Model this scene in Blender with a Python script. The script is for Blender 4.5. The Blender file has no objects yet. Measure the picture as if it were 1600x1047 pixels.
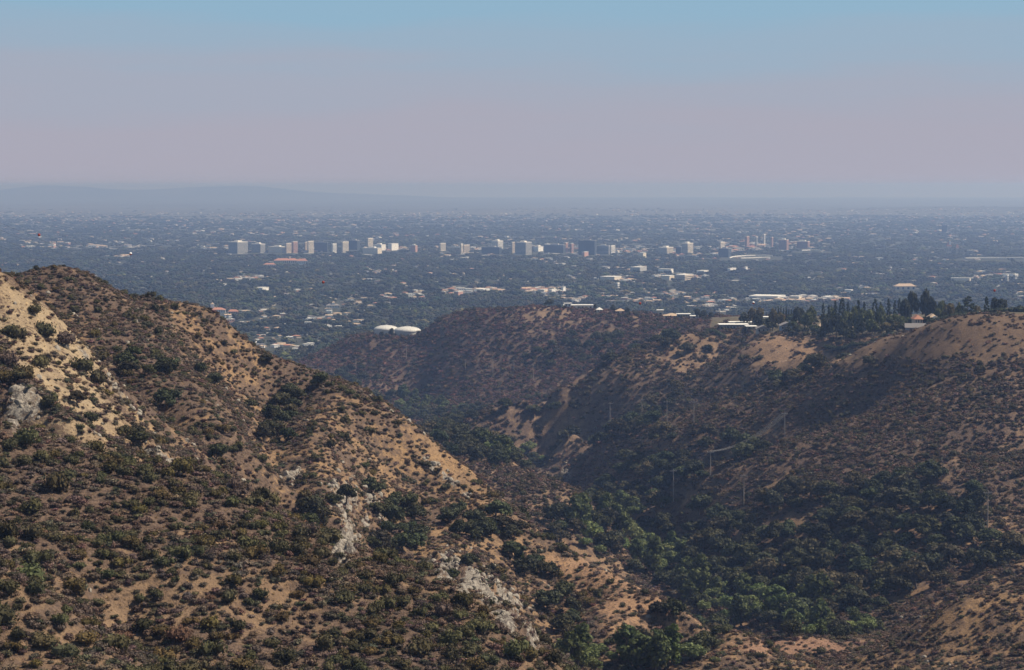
import bpy, math, random
import numpy as np
from mathutils import Vector, Euler

# ------------------------------------------------------------------ camera, sky, sun, exposure
S = bpy.context.scene
COL = S.collection
F = 3465.0                       # focal length in pixels of the 1600 px wide photograph
EYE = 290.0                      # eye level in the photograph
TH = math.atan((523.5 - EYE) / F)
cam_data = bpy.data.cameras.new('camera')
cam_data.sensor_width = 36.0
cam_data.lens = 36.0 * F / 1600.0
cam_data.clip_start = 1.0
cam_data.clip_end = 120000.0
cam = bpy.data.objects.new('camera', cam_data)
cam.location = (0, 0, 0)
cam.rotation_euler = (math.pi / 2 - TH, 0, 0)
COL.objects.link(cam)
S.camera = cam

SUN_AZ = 84.0                    # degrees right of the view axis
SUN_EL = 51.0
az, el = math.radians(SUN_AZ), math.radians(SUN_EL)
sun_dir = Vector((math.sin(az) * math.cos(el), math.cos(az) * math.cos(el), math.sin(el)))
sun_data = bpy.data.lights.new('sun', 'SUN')
sun_data.energy = 5.0
sun_data.angle = math.radians(0.53)
sun_data.color = (1.0, 0.895, 0.75)
sun = bpy.data.objects.new('sun', sun_data)
sun.rotation_euler = sun_dir.to_track_quat('Z', 'Y').to_euler()
sun.location = (0, 0, 500)
COL.objects.link(sun)

world = bpy.data.worlds.new('World')
S.world = world
world.use_nodes = True
wn, wl = world.node_tree.nodes, world.node_tree.links
wn.clear()
wo = wn.new('ShaderNodeOutputWorld')
bg = wn.new('ShaderNodeBackground')
sky = wn.new('ShaderNodeTexSky')
sky.sky_type = 'NISHITA'
sky.sun_disc = False
sky.sun_elevation = el
sky.sun_rotation = az            # Blender: rotation measured from +Y towards +X
sky.altitude = 400
sky.air_density = 1.0
sky.dust_density = 1.5
sky.ozone_density = 2.0
# smog bank hanging over the basin: a smooth band that grows towards the horizon all the way round
geo = wn.new('ShaderNodeTexCoord')
sep = wn.new('ShaderNodeSeparateXYZ')
wl.new(geo.outputs['Generated'], sep.inputs[0])
ramp = wn.new('ShaderNodeValToRGB')
ramp.color_ramp.interpolation = 'EASE'
e = ramp.color_ramp.elements
e[0].position = 0.0; e[0].color = (1, 1, 1, 1)
e[1].position = 1.0; e[1].color = (0, 0, 0, 1)
for p, v in ((0.10, 0.97), (0.20, 0.78), (0.30, 0.42), (0.38, 0.20), (0.55, 0.07)):
    q = e.new(p); q.color = (v, v, v, 1)
mr = wn.new('ShaderNodeMapRange')
mr.inputs[1].default_value = 0.0
mr.inputs[2].default_value = 0.22
mp = wn.new('ShaderNodeMapping'); mp.inputs['Scale'].default_value = (3, 3, 26)
wl.new(geo.outputs['Generated'], mp.inputs[0])
drift = wn.new('ShaderNodeTexNoise'); drift.inputs['Scale'].default_value = 1.6; drift.inputs['Detail'].default_value = 5; wl.new(mp.outputs[0], drift.inputs['Vector'])
dr2 = wn.new('ShaderNodeMapRange'); dr2.inputs[1].default_value = 0.3; dr2.inputs[2].default_value = 0.7; dr2.inputs[3].default_value = -0.010; dr2.inputs[4].default_value = 0.010
wl.new(drift.outputs[0], dr2.inputs[0])
addz = wn.new('ShaderNodeMath'); wl.new(sep.outputs[2], addz.inputs[0]); wl.new(dr2.outputs[0], addz.inputs[1])
wl.new(addz.outputs[0], mr.inputs[0])
wl.new(mr.outputs[0], ramp.inputs[0])
SKY_STRENGTH = 0.060
smog = wn.new('ShaderNodeRGB')
smog.outputs[0].default_value = (0.318 / SKY_STRENGTH, 0.306 / SKY_STRENGTH, 0.366 / SKY_STRENGTH, 1)
smog_hi = wn.new('ShaderNodeRGB')
smog_hi.outputs[0].default_value = (0.185 / SKY_STRENGTH, 0.375 / SKY_STRENGTH, 0.520 / SKY_STRENGTH, 1)
# clear air above the smog keeps the sky's own blue, a little dimmed by the dust
hue = wn.new('ShaderNodeMix'); hue.data_type = 'RGBA'; hue.inputs[0].default_value = 0.75
wl.new(sky.outputs[0], hue.inputs[6]); wl.new(smog_hi.outputs[0], hue.inputs[7])
lowfac = wn.new('ShaderNodeMapRange')      # the clear blue tint only lies low, above 15 degrees it is the plain sky
lowfac.inputs[1].default_value = 0.10; lowfac.inputs[2].default_value = 0.45
lowfac.inputs[3].default_value = 0.8; lowfac.inputs[4].default_value = 0.0
wl.new(sep.outputs[2], lowfac.inputs[0]); wl.new(lowfac.outputs[0], hue.inputs[0])
mixs = wn.new('ShaderNodeMix'); mixs.data_type = 'RGBA'
wl.new(ramp.outputs[0], mixs.inputs[0])
wl.new(hue.outputs[2], mixs.inputs[6]); wl.new(smog.outputs[0], mixs.inputs[7])
wl.new(mixs.outputs[2], bg.inputs[0])
bg.inputs[1].default_value = SKY_STRENGTH
wl.new(bg.outputs[0], wo.inputs[0])

S.view_settings.view_transform = 'Standard'
S.view_settings.look = 'None'
S.view_settings.exposure = 0.38
S.view_settings.gamma = 1.0
S.view_settings.use_curve_mapping = False
S.render.engine = 'CYCLES'
S.cycles.max_bounces = 4
S.cycles.diffuse_bounces = 2
S.cycles.glossy_bounces = 1
S.cycles.transmission_bounces = 2
S.cycles.volume_bounces = 0
S.cycles.transparent_max_bounces = 4
S.cycles.use_denoising = True
S.cycles.use_adaptive_sampling = False
S.cycles.denoising_input_passes = 'RGB_ALBEDO_NORMAL'
S.cycles.denoising_prefilter = 'ACCURATE'
S.render.use_persistent_data = False
S.cycles.sample_clamp_indirect = 4.0

rng = np.random.default_rng(7)
random.seed(7)

# ------------------------------------------------------------------ numbers: noise, projection, height field
def _hash(ix, iy, seed):
    h = (ix.astype(np.int64) * 374761393 + iy.astype(np.int64) * 668265263 + seed * 1442695041) & 0xFFFFFFFF
    h = ((h ^ (h >> 13)) * 1274126177) & 0xFFFFFFFF
    h = (h ^ (h >> 16)) & 0xFFFFFFFF
    return h / 4294967295.0

def vnoise(x, y, seed=0):
    """gradient noise in about -1..1"""
    ix, iy = np.floor(x), np.floor(y)
    fx, fy = x - ix, y - iy
    ux = fx * fx * fx * (fx * (fx * 6 - 15) + 10)
    uy = fy * fy * fy * (fy * (fy * 6 - 15) + 10)
    r = 0
    for dx in (0, 1):
        for dy in (0, 1):
            a = _hash(ix + dx, iy + dy, seed) * 2 * math.pi
            g = np.cos(a) * (fx - dx) + np.sin(a) * (fy - dy)
            r = r + g * (ux if dx else 1 - ux) * (uy if dy else 1 - uy)
    return r * 1.5

def fbm(x, y, wl_, octv=4, seed=0, gain=0.5):
    r = 0; a = 1.0; f = 1.0 / wl_
    for k in range(octv):
        r = r + a * vnoise(x * f + 17.3 * k, y * f - 9.1 * k, seed + k)
        a *= gain; f *= 2.03
    return r

def ridged(x, y, wl_, octv=3, seed=0):
    r = 0; a = 1.0; f = 1.0 / wl_
    for k in range(octv):
        r = r + a * (1 - 2 * np.abs(vnoise(x * f + 5.3 * k, y * f + 3.7 * k, seed + k)))
        a *= 0.5; f *= 2.1
    return r

def sstep(a, b, x):
    t = np.clip((x - a) / (b - a), 0, 1)
    return t * t * (3 - 2 * t)

CT, ST = math.cos(TH), math.sin(TH)
def slopes(px, py):
    a = (px - 800.0) / F; b = (523.5 - py) / F
    dy = CT + b * ST
    return a / dy, (-ST + b * CT) / dy          # X/Y and Z/Y
def P(px, py, D):
    t, s = slopes(px, py)
    return (t * D, D, s * D)
def project(X, Y, Z):
    fw = Y * CT - Z * ST
    up = Y * ST + Z * CT
    return 800 + F * X / fw, 523.5 - F * up / fw

PLAIN = -205.0
# chains of ridges, spurs and gullies: (pixel x, pixel y, metres away)
CH = []
def ridge(*pts): CH.append([P(*p) for p in pts])
def gully(dz, *pts): CH.append([(q_[0], q_[1], q_[2] - dz) for q_ in (P(*p) for p in pts)])
def raw(*pts): CH.append([tuple(p) for p in pts])
# slope below the viewpoint
raw((-60, 3, -2.5), (0, 3, -2.5), (60, 3, -2.5)); raw((-70, 40, -30), (0, 40, -30), (70, 40, -32))
raw((-90, 110, -72), (0, 120, -85), (90, 120, -95)); raw((-150, 170, -80), (-40, 180, -100), (60, 200, -120), (160, 260, -140))
# front spur and the corner spur
ridge((-300, 640, 350), (0, 668, 352), (110, 692, 354), (200, 728, 352), (310, 748, 350), (420, 790, 346), (480, 833, 340), (560, 858, 334), (680, 902, 322), (760, 952, 312), (830, 1010, 302), (870, 1060, 294))
ridge((0, 760, 325), (120, 790, 322), (260, 810, 322), (400, 850, 318), (520, 910, 306))
gully(3, (190, 880, 296), (200, 960, 284), (205, 1047, 272))
ridge((300, 900, 300), (300, 1047, 276)); ridge((450, 960, 296), (470, 1047, 282)); ridge((620, 960, 302), (640, 1047, 286), (660, 1150, 268))
ridge((-200, 850, 262), (0, 888, 258), (90, 950, 250), (190, 1050, 240), (220, 1100, 232))
ridge((-150, 1000, 240), (0, 1040, 236), (60, 1100, 226))
ridge((1000, 1250, 260), (1300, 1300, 300), (1700, 1250, 360))
# hollow behind the front spur
raw((-150, 390, -62), (-60, 386, -66), (0, 372, -80), (30, 352, -98), (45, 330, -108))
# pale rocky slope on the left, its edge
ridge((-300, 330, 520), (-100, 390, 490), (0, 430, 472), (60, 472, 468), (110, 540, 462), (160, 600, 455), (225, 672, 446), (300, 735, 432), (380, 775, 420), (440, 812, 408))
ridge((-300, 520, 440), (0, 560, 425), (80, 610, 420), (150, 680, 412), (210, 730, 402))
ridge((-100, 640, 400), (0, 660, 398), (100, 685, 396))
# saddle behind it and the dark round hill with the long ridge falling to the right
raw((-300, 600, -38), (-180, 590, -38), (-140, 560, -40), (-110, 530, -52), (-84, 505, -62))
ridge((-400, 470, 640), (-150, 450, 640), (-20, 442, 645), (20, 435, 650), (55, 423, 650), (95, 419, 650), (130, 425, 655), (170, 450, 660), (205, 472, 662), (250, 477, 670), (290, 479, 680), (335, 492, 688), (400, 544, 690), (470, 574, 690), (540, 600, 690), (600, 640, 690), (660, 682, 680), (730, 732, 662), (800, 792, 640), (850, 840, 620), (900, 870, 600), (1000, 920, 575), (1080, 963, 552), (1125, 992, 535), (1145, 1020, 515))
ridge((95, 500, 600), (170, 560, 560), (230, 610, 530), (300, 680, 500), (370, 740, 475))
ridge((240, 490, 650), (290, 560, 600), (350, 630, 555), (390, 690, 525), (420, 740, 500))
gully(6, (440, 604, 664), (432, 640, 622), (428, 690, 575), (434, 750, 525), (450, 800, 490), (480, 840, 455))
ridge((515, 598, 682), (498, 625, 650), (490, 690, 592), (505, 740, 558), (525, 790, 525), (540, 830, 495))
gully(6, (640, 724, 636), (625, 770, 600), (612, 820, 560), (590, 860, 525), (575, 890, 490))
ridge((760, 780, 628), (745, 820, 600), (710, 860, 562), (700, 900, 532), (730, 940, 512), (790, 985, 496), (830, 1010, 486))
gully(4, (858, 885, 588), (858, 910, 572), (862, 950, 550), (870, 990, 530), (880, 1030, 510))
ridge((960, 915, 575), (945, 950, 556), (960, 990, 536), (1000, 1020, 520))
# valley floor winding out of the hills
ridge((820, 1075, 470), (900, 1060, 490), (1050, 1050, 530), (1180, 1030, 600), (1250, 1003, 690), (1250, 976, 760), (1100, 920, 870), (1000, 862, 1000), (940, 802, 1150), (880, 742, 1390), (850, 713, 1520), (720, 657, 1800), (640, 634, 2060))
ridge((1180, 1008, 640), (1300, 1010, 630), (1340, 1003, 650))
raw((60, 600, -148), (0, 720, -150), (-40, 820, -146), (-90, 900, -155), (-160, 1000, -165))
raw((-120, 1250, -185), (-100, 1500, -196), (-130, 1900, -204)); raw((-450, 1200, -195), (-500, 1600, -203), (-400, 2100, -205))
raw((-400, 860, -140)); raw((-500, 640, -60)); raw((-600, 900, -150))
# brown spur in the middle distance
ridge((690, 674, 1290), (760, 701, 1150), (830, 746, 1055), (900, 766, 1005), (938, 795, 985), (955, 828, 965))
ridge((800, 790, 960), (860, 815, 930), (900, 845, 900))
# spur at the lower right
ridge((1900, 880, 560), (1600, 925, 560), (1500, 946, 562), (1440, 976, 572), (1360, 1010, 590), (1310, 1035, 580))
ridge((1900, 1047, 500), (1600, 1047, 512), (1400, 1055, 530), (1280, 1070, 540)); ridge((1600, 990, 535), (1480, 1010, 545))
# right hand mountainside
ridge((2200, 470, 1050), (1800, 503, 1050), (1600, 509, 1050), (1550, 510, 1050), (1490, 509, 1060), (1450, 516, 1075), (1400, 536, 1090), (1340, 556, 1110), (1300, 572, 1120), (1240, 602, 1140), (1150, 648, 1155), (1050, 674, 1185), (950, 694, 1300), (885, 709, 1420))
gully(8, (1290, 572, 1220), (1230, 590, 1270), (1150, 605, 1330), (1080, 618, 1360), (1020, 642, 1385), (960, 676, 1420), (900, 700, 1470))
ridge((1400, 640, 1000), (1300, 682, 985), (1200, 708, 992), (1120, 736, 1002), (1050, 768, 1012), (1000, 797, 1035), (955, 816, 1075))
gully(7, (1350, 625, 1060), (1260, 665, 1080), (1200, 684, 1095), (1120, 696, 1115), (1040, 722, 1135), (985, 755, 1150), (940, 780, 1165))
ridge((2200, 520, 1010), (1800, 545, 1010), (1600, 560, 1010), (1500, 600, 1002)); ridge((2200, 700, 900), (1600, 700, 905), (1450, 720, 905), (1330, 760, 900), (1200, 800, 905), (1100, 860, 915))
ridge((1600, 640, 940), (1520, 690, 905), (1440, 760, 865), (1390, 800, 850)); ridge((1600, 740, 855), (1520, 790, 832), (1450, 850, 805), (1350, 920, 785))
ridge((2200, 800, 800), (1600, 810, 818)); ridge((1700, 890, 735), (1600, 890, 735), (1500, 925, 725), (1440, 962, 718), (1380, 985, 715))
raw((260, 640, -150), (200, 630, -145))
# spur with the shaded left side
ridge((1130, 513, 1600), (1060, 526, 1580), (1000, 546, 1550), (930, 576, 1525), (870, 601, 1505), (820, 629, 1500), (760, 656, 1550), (700, 668, 1650), (670, 668, 1740))
ridge((1150, 558, 1500), (1080, 590, 1440)); ridge((980, 590, 1480), (930, 640, 1440), (890, 680, 1440)); ridge((880, 640, 1490), (820, 680, 1500))
raw((-40, 1860, -192), (40, 1800, -182), (110, 1740, -162), (160, 1700, -140))
# far hill with the tanks, mesa behind
ridge((430, 590, 2250), (480, 562, 2250), (530, 538, 2250), (580, 526, 2230), (655, 524, 2200), (676, 508, 2180), (700, 494, 2150), (780, 485, 2100), (860, 485, 2080), (950, 491, 2050), (1040, 498, 2000), (1110, 504, 1850))
ridge((700, 560, 2065), (770, 600, 1965)); ridge((560, 590, 2100), (600, 600, 2050)); ridge((655, 550, 2125), (640, 580, 2085), (685, 592, 2035)); ridge((620, 548, 2150), (600, 570, 2120)); ridge((900, 540, 1985), (880, 575, 1920)); ridge((1000, 520, 1935), (980, 540, 1880))
raw((-300, 2350, -198), (-150, 2300, -180), (-60, 2280, -154), (0, 2210, -138), (120, 2180, -139), (200, 2120, -136))
raw((-250, 2550, -205), (0, 2500, -200), (300, 2450, -190), (700, 2300, -170))
ridge((1130, 508, 1680), (1200, 524, 1450), (1300, 532, 1350), (1380, 530, 1260), (1420, 515, 1170))
ridge((1200, 507, 1700), (1300, 509, 1600), (1400, 510, 1450), (1500, 510, 1330), (1600, 510, 1320))
ridge((1100, 497, 2000), (1250, 496, 1880), (1400, 492, 1780), (1600, 498, 1600), (1900, 494, 1500)); ridge((1500, 511, 1180), (1600, 511, 1180), (1900, 505, 1180))
ridge((1180, 535, 1410), (1230, 529, 1400), (1280, 535, 1370), (1310, 548, 1330)); ridge((1170, 572, 1360), (1240, 573, 1310))
ridge((1320, 562, 1180), (1350, 547, 1190), (1400, 540, 1160))

pts = []
for ch in CH:
    if len(ch) == 1: pts.append(ch[0]); continue
    for a_, b_ in zip(ch[:-1], ch[1:]):
        d_ = math.hypot(b_[0] - a_[0], b_[1] - a_[1])
        step = max(9.0, 0.022 * (a_[1] + b_[1]) / 2)
        n_ = max(1, int(round(d_ / step)))
        for k in range(n_):
            w = k / n_
            pts.append(tuple(a_[i] * (1 - w) + b_[i] * w for i in range(3)))
    pts.append(ch[-1])
for X_ in np.linspace(-1200, 1200, 9): pts.append((X_, 2900, PLAIN)); pts.append((X_, 3300, PLAIN))
pts = np.array(pts)
# drop near-duplicates
keep = []
for i in range(len(pts)):
    if all((pts[i, 0] - pts[j, 0]) ** 2 + (pts[i, 1] - pts[j, 1]) ** 2 > (0.006 * pts[i, 1] + 1.5) ** 2 for j in keep): keep.append(i)
pts = pts[keep]
NP_ = len(pts)
def phi(dx, dy): return -np.sqrt(dx * dx + dy * dy + 25.0)
A = phi(pts[:, None, 0] - pts[None, :, 0], pts[:, None, 1] - pts[None, :, 1])
A[np.arange(NP_), np.arange(NP_)] += 0.4
Q = np.c_[np.ones(NP_), pts[:, 0] / 1000, pts[:, 1] / 1000]
M_ = np.block([[A, Q], [Q.T, np.zeros((3, 3))]])
sol = np.linalg.solve(M_, np.r_[pts[:, 2], 0, 0, 0])
W_, C_ = sol[:NP_].astype(np.float32), sol[NP_:]

tc = np.r_[np.linspace(-0.42, -0.262, 26), np.linspace(-0.256, 0.256, 440), np.linspace(0.262, 0.42, 26)]
dr = [3.0]
while dr[-1] < 38000:
    d = dr[-1]
    k = 0.06 if d < 190 else 0.0034 if d < 1250 else 0.0055 if d < 2800 else 0.018
    dr.append(d * (1 + k))
dr = np.array(dr)
TT, DD = np.meshgrid(tc, dr)
GX, GY = TT * DD, DD
GZ = np.empty_like(GX)
near = int(np.searchsorted(dr, 3300))
xs = GX[:near].ravel().astype(np.float32); ys = GY[:near].ravel().astype(np.float32)
zs = np.empty(len(xs))
px_, py_ = pts[:, 0].astype(np.float32), pts[:, 1].astype(np.float32)
for i in range(0, len(xs), 20000):
    s_ = slice(i, i + 20000)
    zs[s_] = phi(xs[s_, None] - px_[None], ys[s_, None] - py_[None]) @ W_ + C_[0] + C_[1] * xs[s_] / 1000 + C_[2] * ys[s_] / 1000
GZ[:near] = zs.reshape(near, -1)
GZ[near:] = PLAIN
w = sstep(2500, 3000, GY)
GZ = GZ * (1 - w) + PLAIN * w
PX, PY = project(GX, GY, GZ)

def ell(px, py, cx, cy, rx, ry, ang=0.0, soft=0.35):
    c, s = math.cos(math.radians(ang)), math.sin(math.radians(ang))
    u = ((px - cx) * c + (py - cy) * s) / rx
    v = (-(px - cx) * s + (py - cy) * c) / ry
    return 1 - sstep(1 - soft, 1 + soft, np.sqrt(u * u + v * v))
ROCKS = [(560, 792, 30, 50, -55), (540, 850, 20, 34, 20), (770, 930, 80, 22, 45), (720, 900, 44, 22, 40), (822, 998, 24, 20, 50), (25, 630, 50, 40, 40), 
         (250, 720, 40, 14, 35), (165, 590, 70, 6, 48), (455, 735, 16, 16, 0), (885, 740, 9, 14, 0), (935, 803, 10, 10, 20), (690, 740, 50, 5, 40), (690, 890, 30, 22, 50), (800, 960, 40, 26, 60)]
def rockmask(px, py, D):
    m = 0
    for r in ROCKS: m = np.maximum(m, ell(px, py, *r[:4], r[4], 0.5))
    X_ = slopes(px, 500.0)[0] * D
    return np.clip(m * sstep(-0.62, 0.0, fbm(X_ * 1.3, D * .6 + py * .12, 9.0, 3, 35)) , 0, 1)
hill = 1 - sstep(2450, 2750, GY)
farm = sstep(150, 300, GY)
wx = GX + 14 * fbm(GX, GY, 90, 2, 41); wy = GY + 14 * fbm(GX, GY, 90, 2, 43)
amp = (0.6 + 0.8 * sstep(700, 1300, GY)) * farm * hill * (1 - .75 * ell(PX, PY, 1540, 505, 180, 34) * (GY > 900)) * (1 - .6 * ell(PX, PY, 1280, 505, 260, 30) * (GY > 1150))
GZ += amp * (1.7 * (ridged(wx, wy, 62, 3, 3) - 0.75) + 0.9 * fbm(wx, wy, 21, 3, 9))
GZ += farm * hill * (0.35 * fbm(GX, GY, 6.5, 3, 21) + 0.2 * ridged(GX, GY, 11, 2, 22))
rm = rockmask(PX, PY, GY) * farm * (GY < 1700)
GZ += rm * (1.9 * (ridged(GX * 1.2 - GZ * .5, GY + GZ, 7.5, 4, 31) - 0.6) + 0.9 * np.abs(fbm(GX, GY, 2.5, 3, 33)))
# benches for the tanks and the mesa streets
def bench(cx, cy, r, z, soft=25.0):
    global GZ
    d_ = np.hypot(GX - cx, GY - cy); w_ = 1 - sstep(r, r + soft, d_)
    GZ = GZ * (1 - w_) + z * w_
tk = P(619, 524, 2215)
bench(tk[0], tk[1], 34, tk[2], 30)
# far basin: low swells, the ridge on the right and the pale mountains on the left
GZ += sstep(9000, 15000, GY) * 5 * fbm(GX, GY, 2500, 3, 51)
u_ = TT / 0.2309
far_r = 17500
ridge_h = sstep(0.45, 0.85, u_) * 1.0 + 0.55 * np.exp(-((u_ - 0.12) / 0.35) ** 2)
GZ += np.exp(-((GY - far_r) / 1500) ** 2) * (46 * ridge_h * (0.8 + .4 * fbm(GX, GY, 900, 3, 61)))
far_l = 33500
mh = 0.95 * (215) * np.exp(-((u_ + 0.88) / 0.20) ** 2) + 185 * np.exp(-((u_ + 0.55) / 0.16) ** 2) + 70 * np.exp(-((u_ + 0.3) / 0.2) ** 2) + 120 * (u_ < -1) * np.clip(-u_ - 1, 0, .5)
GZ += np.exp(-((GY - far_l) / 2000) ** 2) * mh * (0.92 + 0.16 * fbm(GX, GY, 1600, 4, 71))
PX, PY = project(GX, GY, GZ)
# visibility along each line of sight
ang_ = GZ / GY
runmax = np.maximum.accumulate(ang_, axis=0)

TI = np.arange(len(tc)); DI = np.arange(len(dr))
def gsample(G, X, Y):
    X = np.asarray(X, float); Y = np.asarray(Y, float)
    t = X / Y
    fi = np.interp(t, tc, TI); fj = np.interp(Y, dr, DI)
    i = np.clip(fi.astype(int), 0, len(tc) - 2); j = np.clip(fj.astype(int), 0, len(dr) - 2)
    a, b = fi - i, fj - j
    return G[j, i] * (1 - a) * (1 - b) + G[j, i + 1] * a * (1 - b) + G[j + 1, i] * (1 - a) * b + G[j + 1, i + 1] * a * b
def height(X, Y): return gsample(GZ, X, Y)
def hidden(X, Y, top=0.0):
    """how many metres the point (raised by top) lies below the line of sight over what stands before it"""
    Z = height(X, Y) + top
    return (gsample(runmax, X, Y) - Z / Y) * Y
def ground_at(px, py, dmin=200.0, dmax=23000.0):
    """the first ground point on the line of sight through a photograph pixel"""
    t, s = slopes(px, py)
    D = dr[(dr >= dmin) & (dr <= dmax)]
    z = gsample(GZ, t * D, D)
    k = np.nonzero(z >= s * D)[0]
    if len(k) == 0 or k[0] == 0: 
        j = len(D) - 1 if len(k) == 0 else 0
        return float(t * D[j]), float(D[j]), float(z[j])
    j = k[0]
    f0, f1 = z[j - 1] - s * D[j - 1], z[j] - s * D[j]
    w_ = f0 / (f0 - f1)
    d = D[j - 1] * (1 - w_) + D[j] * w_
    return float(t * d), float(d), float(height(t * d, d))

# ------------------------------------------------------------------ helpers
def tag(o, label=None, cat=None, group=None, kind=None):
    if label: o['label'] = label
    if cat: o['category'] = cat
    if group: o['group'] = group
    if kind: o['kind'] = kind
    return o

def mesh_obj(name, verts, faces, mats, parent=None, fm=None, smooth=False):
    me = bpy.data.meshes.new(name)
    me.from_pydata([tuple(map(float, v)) for v in verts], [], [tuple(map(int, f)) for f in faces])
    for m in (mats if isinstance(mats, (list, tuple)) else [mats]): me.materials.append(m)
    if fm is not None: me.polygons.foreach_set('material_index', np.array(fm, dtype=np.int32))
    if smooth: me.polygons.foreach_set('use_smooth', np.ones(len(me.polygons), dtype=bool))
    me.update()
    o = bpy.data.objects.new(name, me); COL.objects.link(o)
    if parent: o.parent = parent
    return o

def inst(src, name=None, parent=None):
    o = src.copy(); COL.objects.link(o)
    if parent is not None: o.parent = parent
    return o

def empty(name, loc, rz=0.0):
    o = bpy.data.objects.new(name, None); COL.objects.link(o)
    o.location = loc; o.rotation_euler = (0, 0, rz); o.empty_display_size = 1.0
    return o

class MB:
    """collects simple solids into one mesh"""
    def __init__(s): s.v = []; s.f = []; s.m = []
    def add(s, v, f, m=0):
        b = len(s.v); s.v += [tuple(x) for x in v]; s.f += [tuple(i + b for i in q) for q in f]; s.m += [m] * len(f); return s
    def box(s, x0, x1, y0, y1, z0, z1, m=0):
        v = [(x, y, z) for z in (z0, z1) for y in (y0, y1) for x in (x0, x1)]
        return s.add(v, [(0, 2, 3, 1), (4, 5, 7, 6), (0, 1, 5, 4), (2, 6, 7, 3), (0, 4, 6, 2), (1, 3, 7, 5)], m)
    def hip(s, x0, x1, y0, y1, z0, z1, m=0, gable=False, eave=0.0):
        x0 -= eave; x1 += eave; y0 -= eave; y1 += eave
        w, d = x1 - x0, y1 - y0
        if w >= d:
            i = 0 if gable else d / 2
            r = [(x0 + i, (y0 + y1) / 2, z1), (x1 - i, (y0 + y1) / 2, z1)]
            v = [(x0, y0, z0), (x1, y0, z0), (x1, y1, z0), (x0, y1, z0)] + r
            f = [(0, 1, 5, 4), (2, 3, 4, 5), (1, 2, 5), (3, 0, 4), (3, 2, 1, 0)]
        else:
            i = 0 if gable else w / 2
            r = [((x0 + x1) / 2, y0 + i, z1), ((x0 + x1) / 2, y1 - i, z1)]
            v = [(x0, y0, z0), (x1, y0, z0), (x1, y1, z0), (x0, y1, z0)] + r
            f = [(0, 1, 4), (1, 2, 5, 4), (2, 3, 5), (3, 0, 4, 5), (3, 2, 1, 0)]
        return s.add(v, f, m)
    def tube(s, a, b, r0, r1=None, n=6, m=0):
        a, b = Vector(a), Vector(b); r1 = r0 if r1 is None else r1
        d = (b - a).normalized(); u = d.orthogonal().normalized(); w = d.cross(u)
        v = []
        for c, r in ((a, r0), (b, r1)):
            for k in range(n):
                t = 2 * math.pi * k / n; v.append(c + (u * math.cos(t) + w * math.sin(t)) * r)
        f = [(k, (k + 1) % n, n + (k + 1) % n, n + k) for k in range(n)] + [tuple(range(n - 1, -1, -1)), tuple(range(n, 2 * n))]
        return s.add(v, f, m)
    def lathe(s, prof, n=24, m=0, c=(0, 0)):
        v = []
        for r, z in prof:
            for k in range(n):
                t = 2 * math.pi * k / n; v.append((c[0] + r * math.cos(t), c[1] + r * math.sin(t), z))
        f = []
        for j in range(len(prof) - 1):
            for k in range(n): f.append((j * n + k, j * n + (k + 1) % n, (j + 1) * n + (k + 1) % n, (j + 1) * n + k))
        f.append(tuple((len(prof) - 1) * n + k for k in range(n))); f.append(tuple(range(n - 1, -1, -1)))
        return s.add(v, f, m)
    def obj(s, name, mats, parent=None, smooth=False): return mesh_obj(name, s.v, s.f, mats, parent, s.m, smooth)

# ------------------------------------------------------------------ materials
def new_mat(name, rough=0.9, spec=0.2):
    m = bpy.data.materials.new(name); m.use_nodes = True
    nt = m.node_tree; b = nt.nodes['Principled BSDF']
    b.inputs['Roughness'].default_value = rough
    b.inputs['Specular IOR Level'].default_value = spec
    return m, nt, b

def mix_rgb(nt, fac, a, b, mode='MIX'):
    n = nt.nodes.new('ShaderNodeMix'); n.data_type = 'RGBA'; n.blend_type = mode
    for i, x in ((0, fac), (6, a), (7, b)):
        if isinstance(x, (int, float)): n.inputs[i].default_value = x
        elif isinstance(x, tuple): n.inputs[i].default_value = (*x, 1)
        else: nt.links.new(x, n.inputs[i])
    return n.outputs[2]

def tex_noise(nt, scale, detail=4, rough=0.6, coord=None):
    n = nt.nodes.new('ShaderNodeTexNoise')
    n.inputs['Scale'].default_value = scale; n.inputs['Detail'].default_value = detail; n.inputs['Roughness'].default_value = rough
    if coord is not None: nt.links.new(coord, n.inputs['Vector'])
    return n.outputs[0]

def maprange(nt, x, a, b, c=0.0, d=1.0):
    n = nt.nodes.new('ShaderNodeMapRange')
    for i, v in ((1, a), (2, b), (3, c), (4, d)): n.inputs[i].default_value = v
    nt.links.new(x, n.inputs[0]); return n.outputs[0]

def math_n(nt, op, a, b):
    n = nt.nodes.new('ShaderNodeMath'); n.operation = op
    for i, x in ((0, a), (1, b)):
        if isinstance(x, (int, float)): n.inputs[i].default_value = x
        else: nt.links.new(x, n.inputs[i])
    return n.outputs[0]

def leaf_mat(name, light, dark, rough=0.75, trans=0.2):
    """foliage: colour of each leaf clump between two tones, times the plant's own tint"""
    m, nt, b = new_mat(name, rough, 0.15)
    g = nt.nodes.new('ShaderNodeNewGeometry')
    c = mix_rgb(nt, g.outputs['Random Per Island'], dark, light)
    at = nt.nodes.new('ShaderNodeAttribute'); at.attribute_type = 'INSTANCER'; at.attribute_name = 'tint'
    c = mix_rgb(nt, 1.0, c, at.outputs['Color'], 'MULTIPLY')
    nt.links.new(c, b.inputs['Base Color'])
    if trans:
        t = nt.nodes.new('ShaderNodeBsdfTranslucent'); nt.links.new(c, t.inputs['Color'])
        mx = nt.nodes.new('ShaderNodeMixShader'); mx.inputs[0].default_value = trans
        nt.links.new(b.outputs[0], mx.inputs[1]); nt.links.new(t.outputs[0], mx.inputs[2])
        nt.links.new(mx.outputs[0], nt.nodes['Material Output'].inputs[0])
    return m

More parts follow.
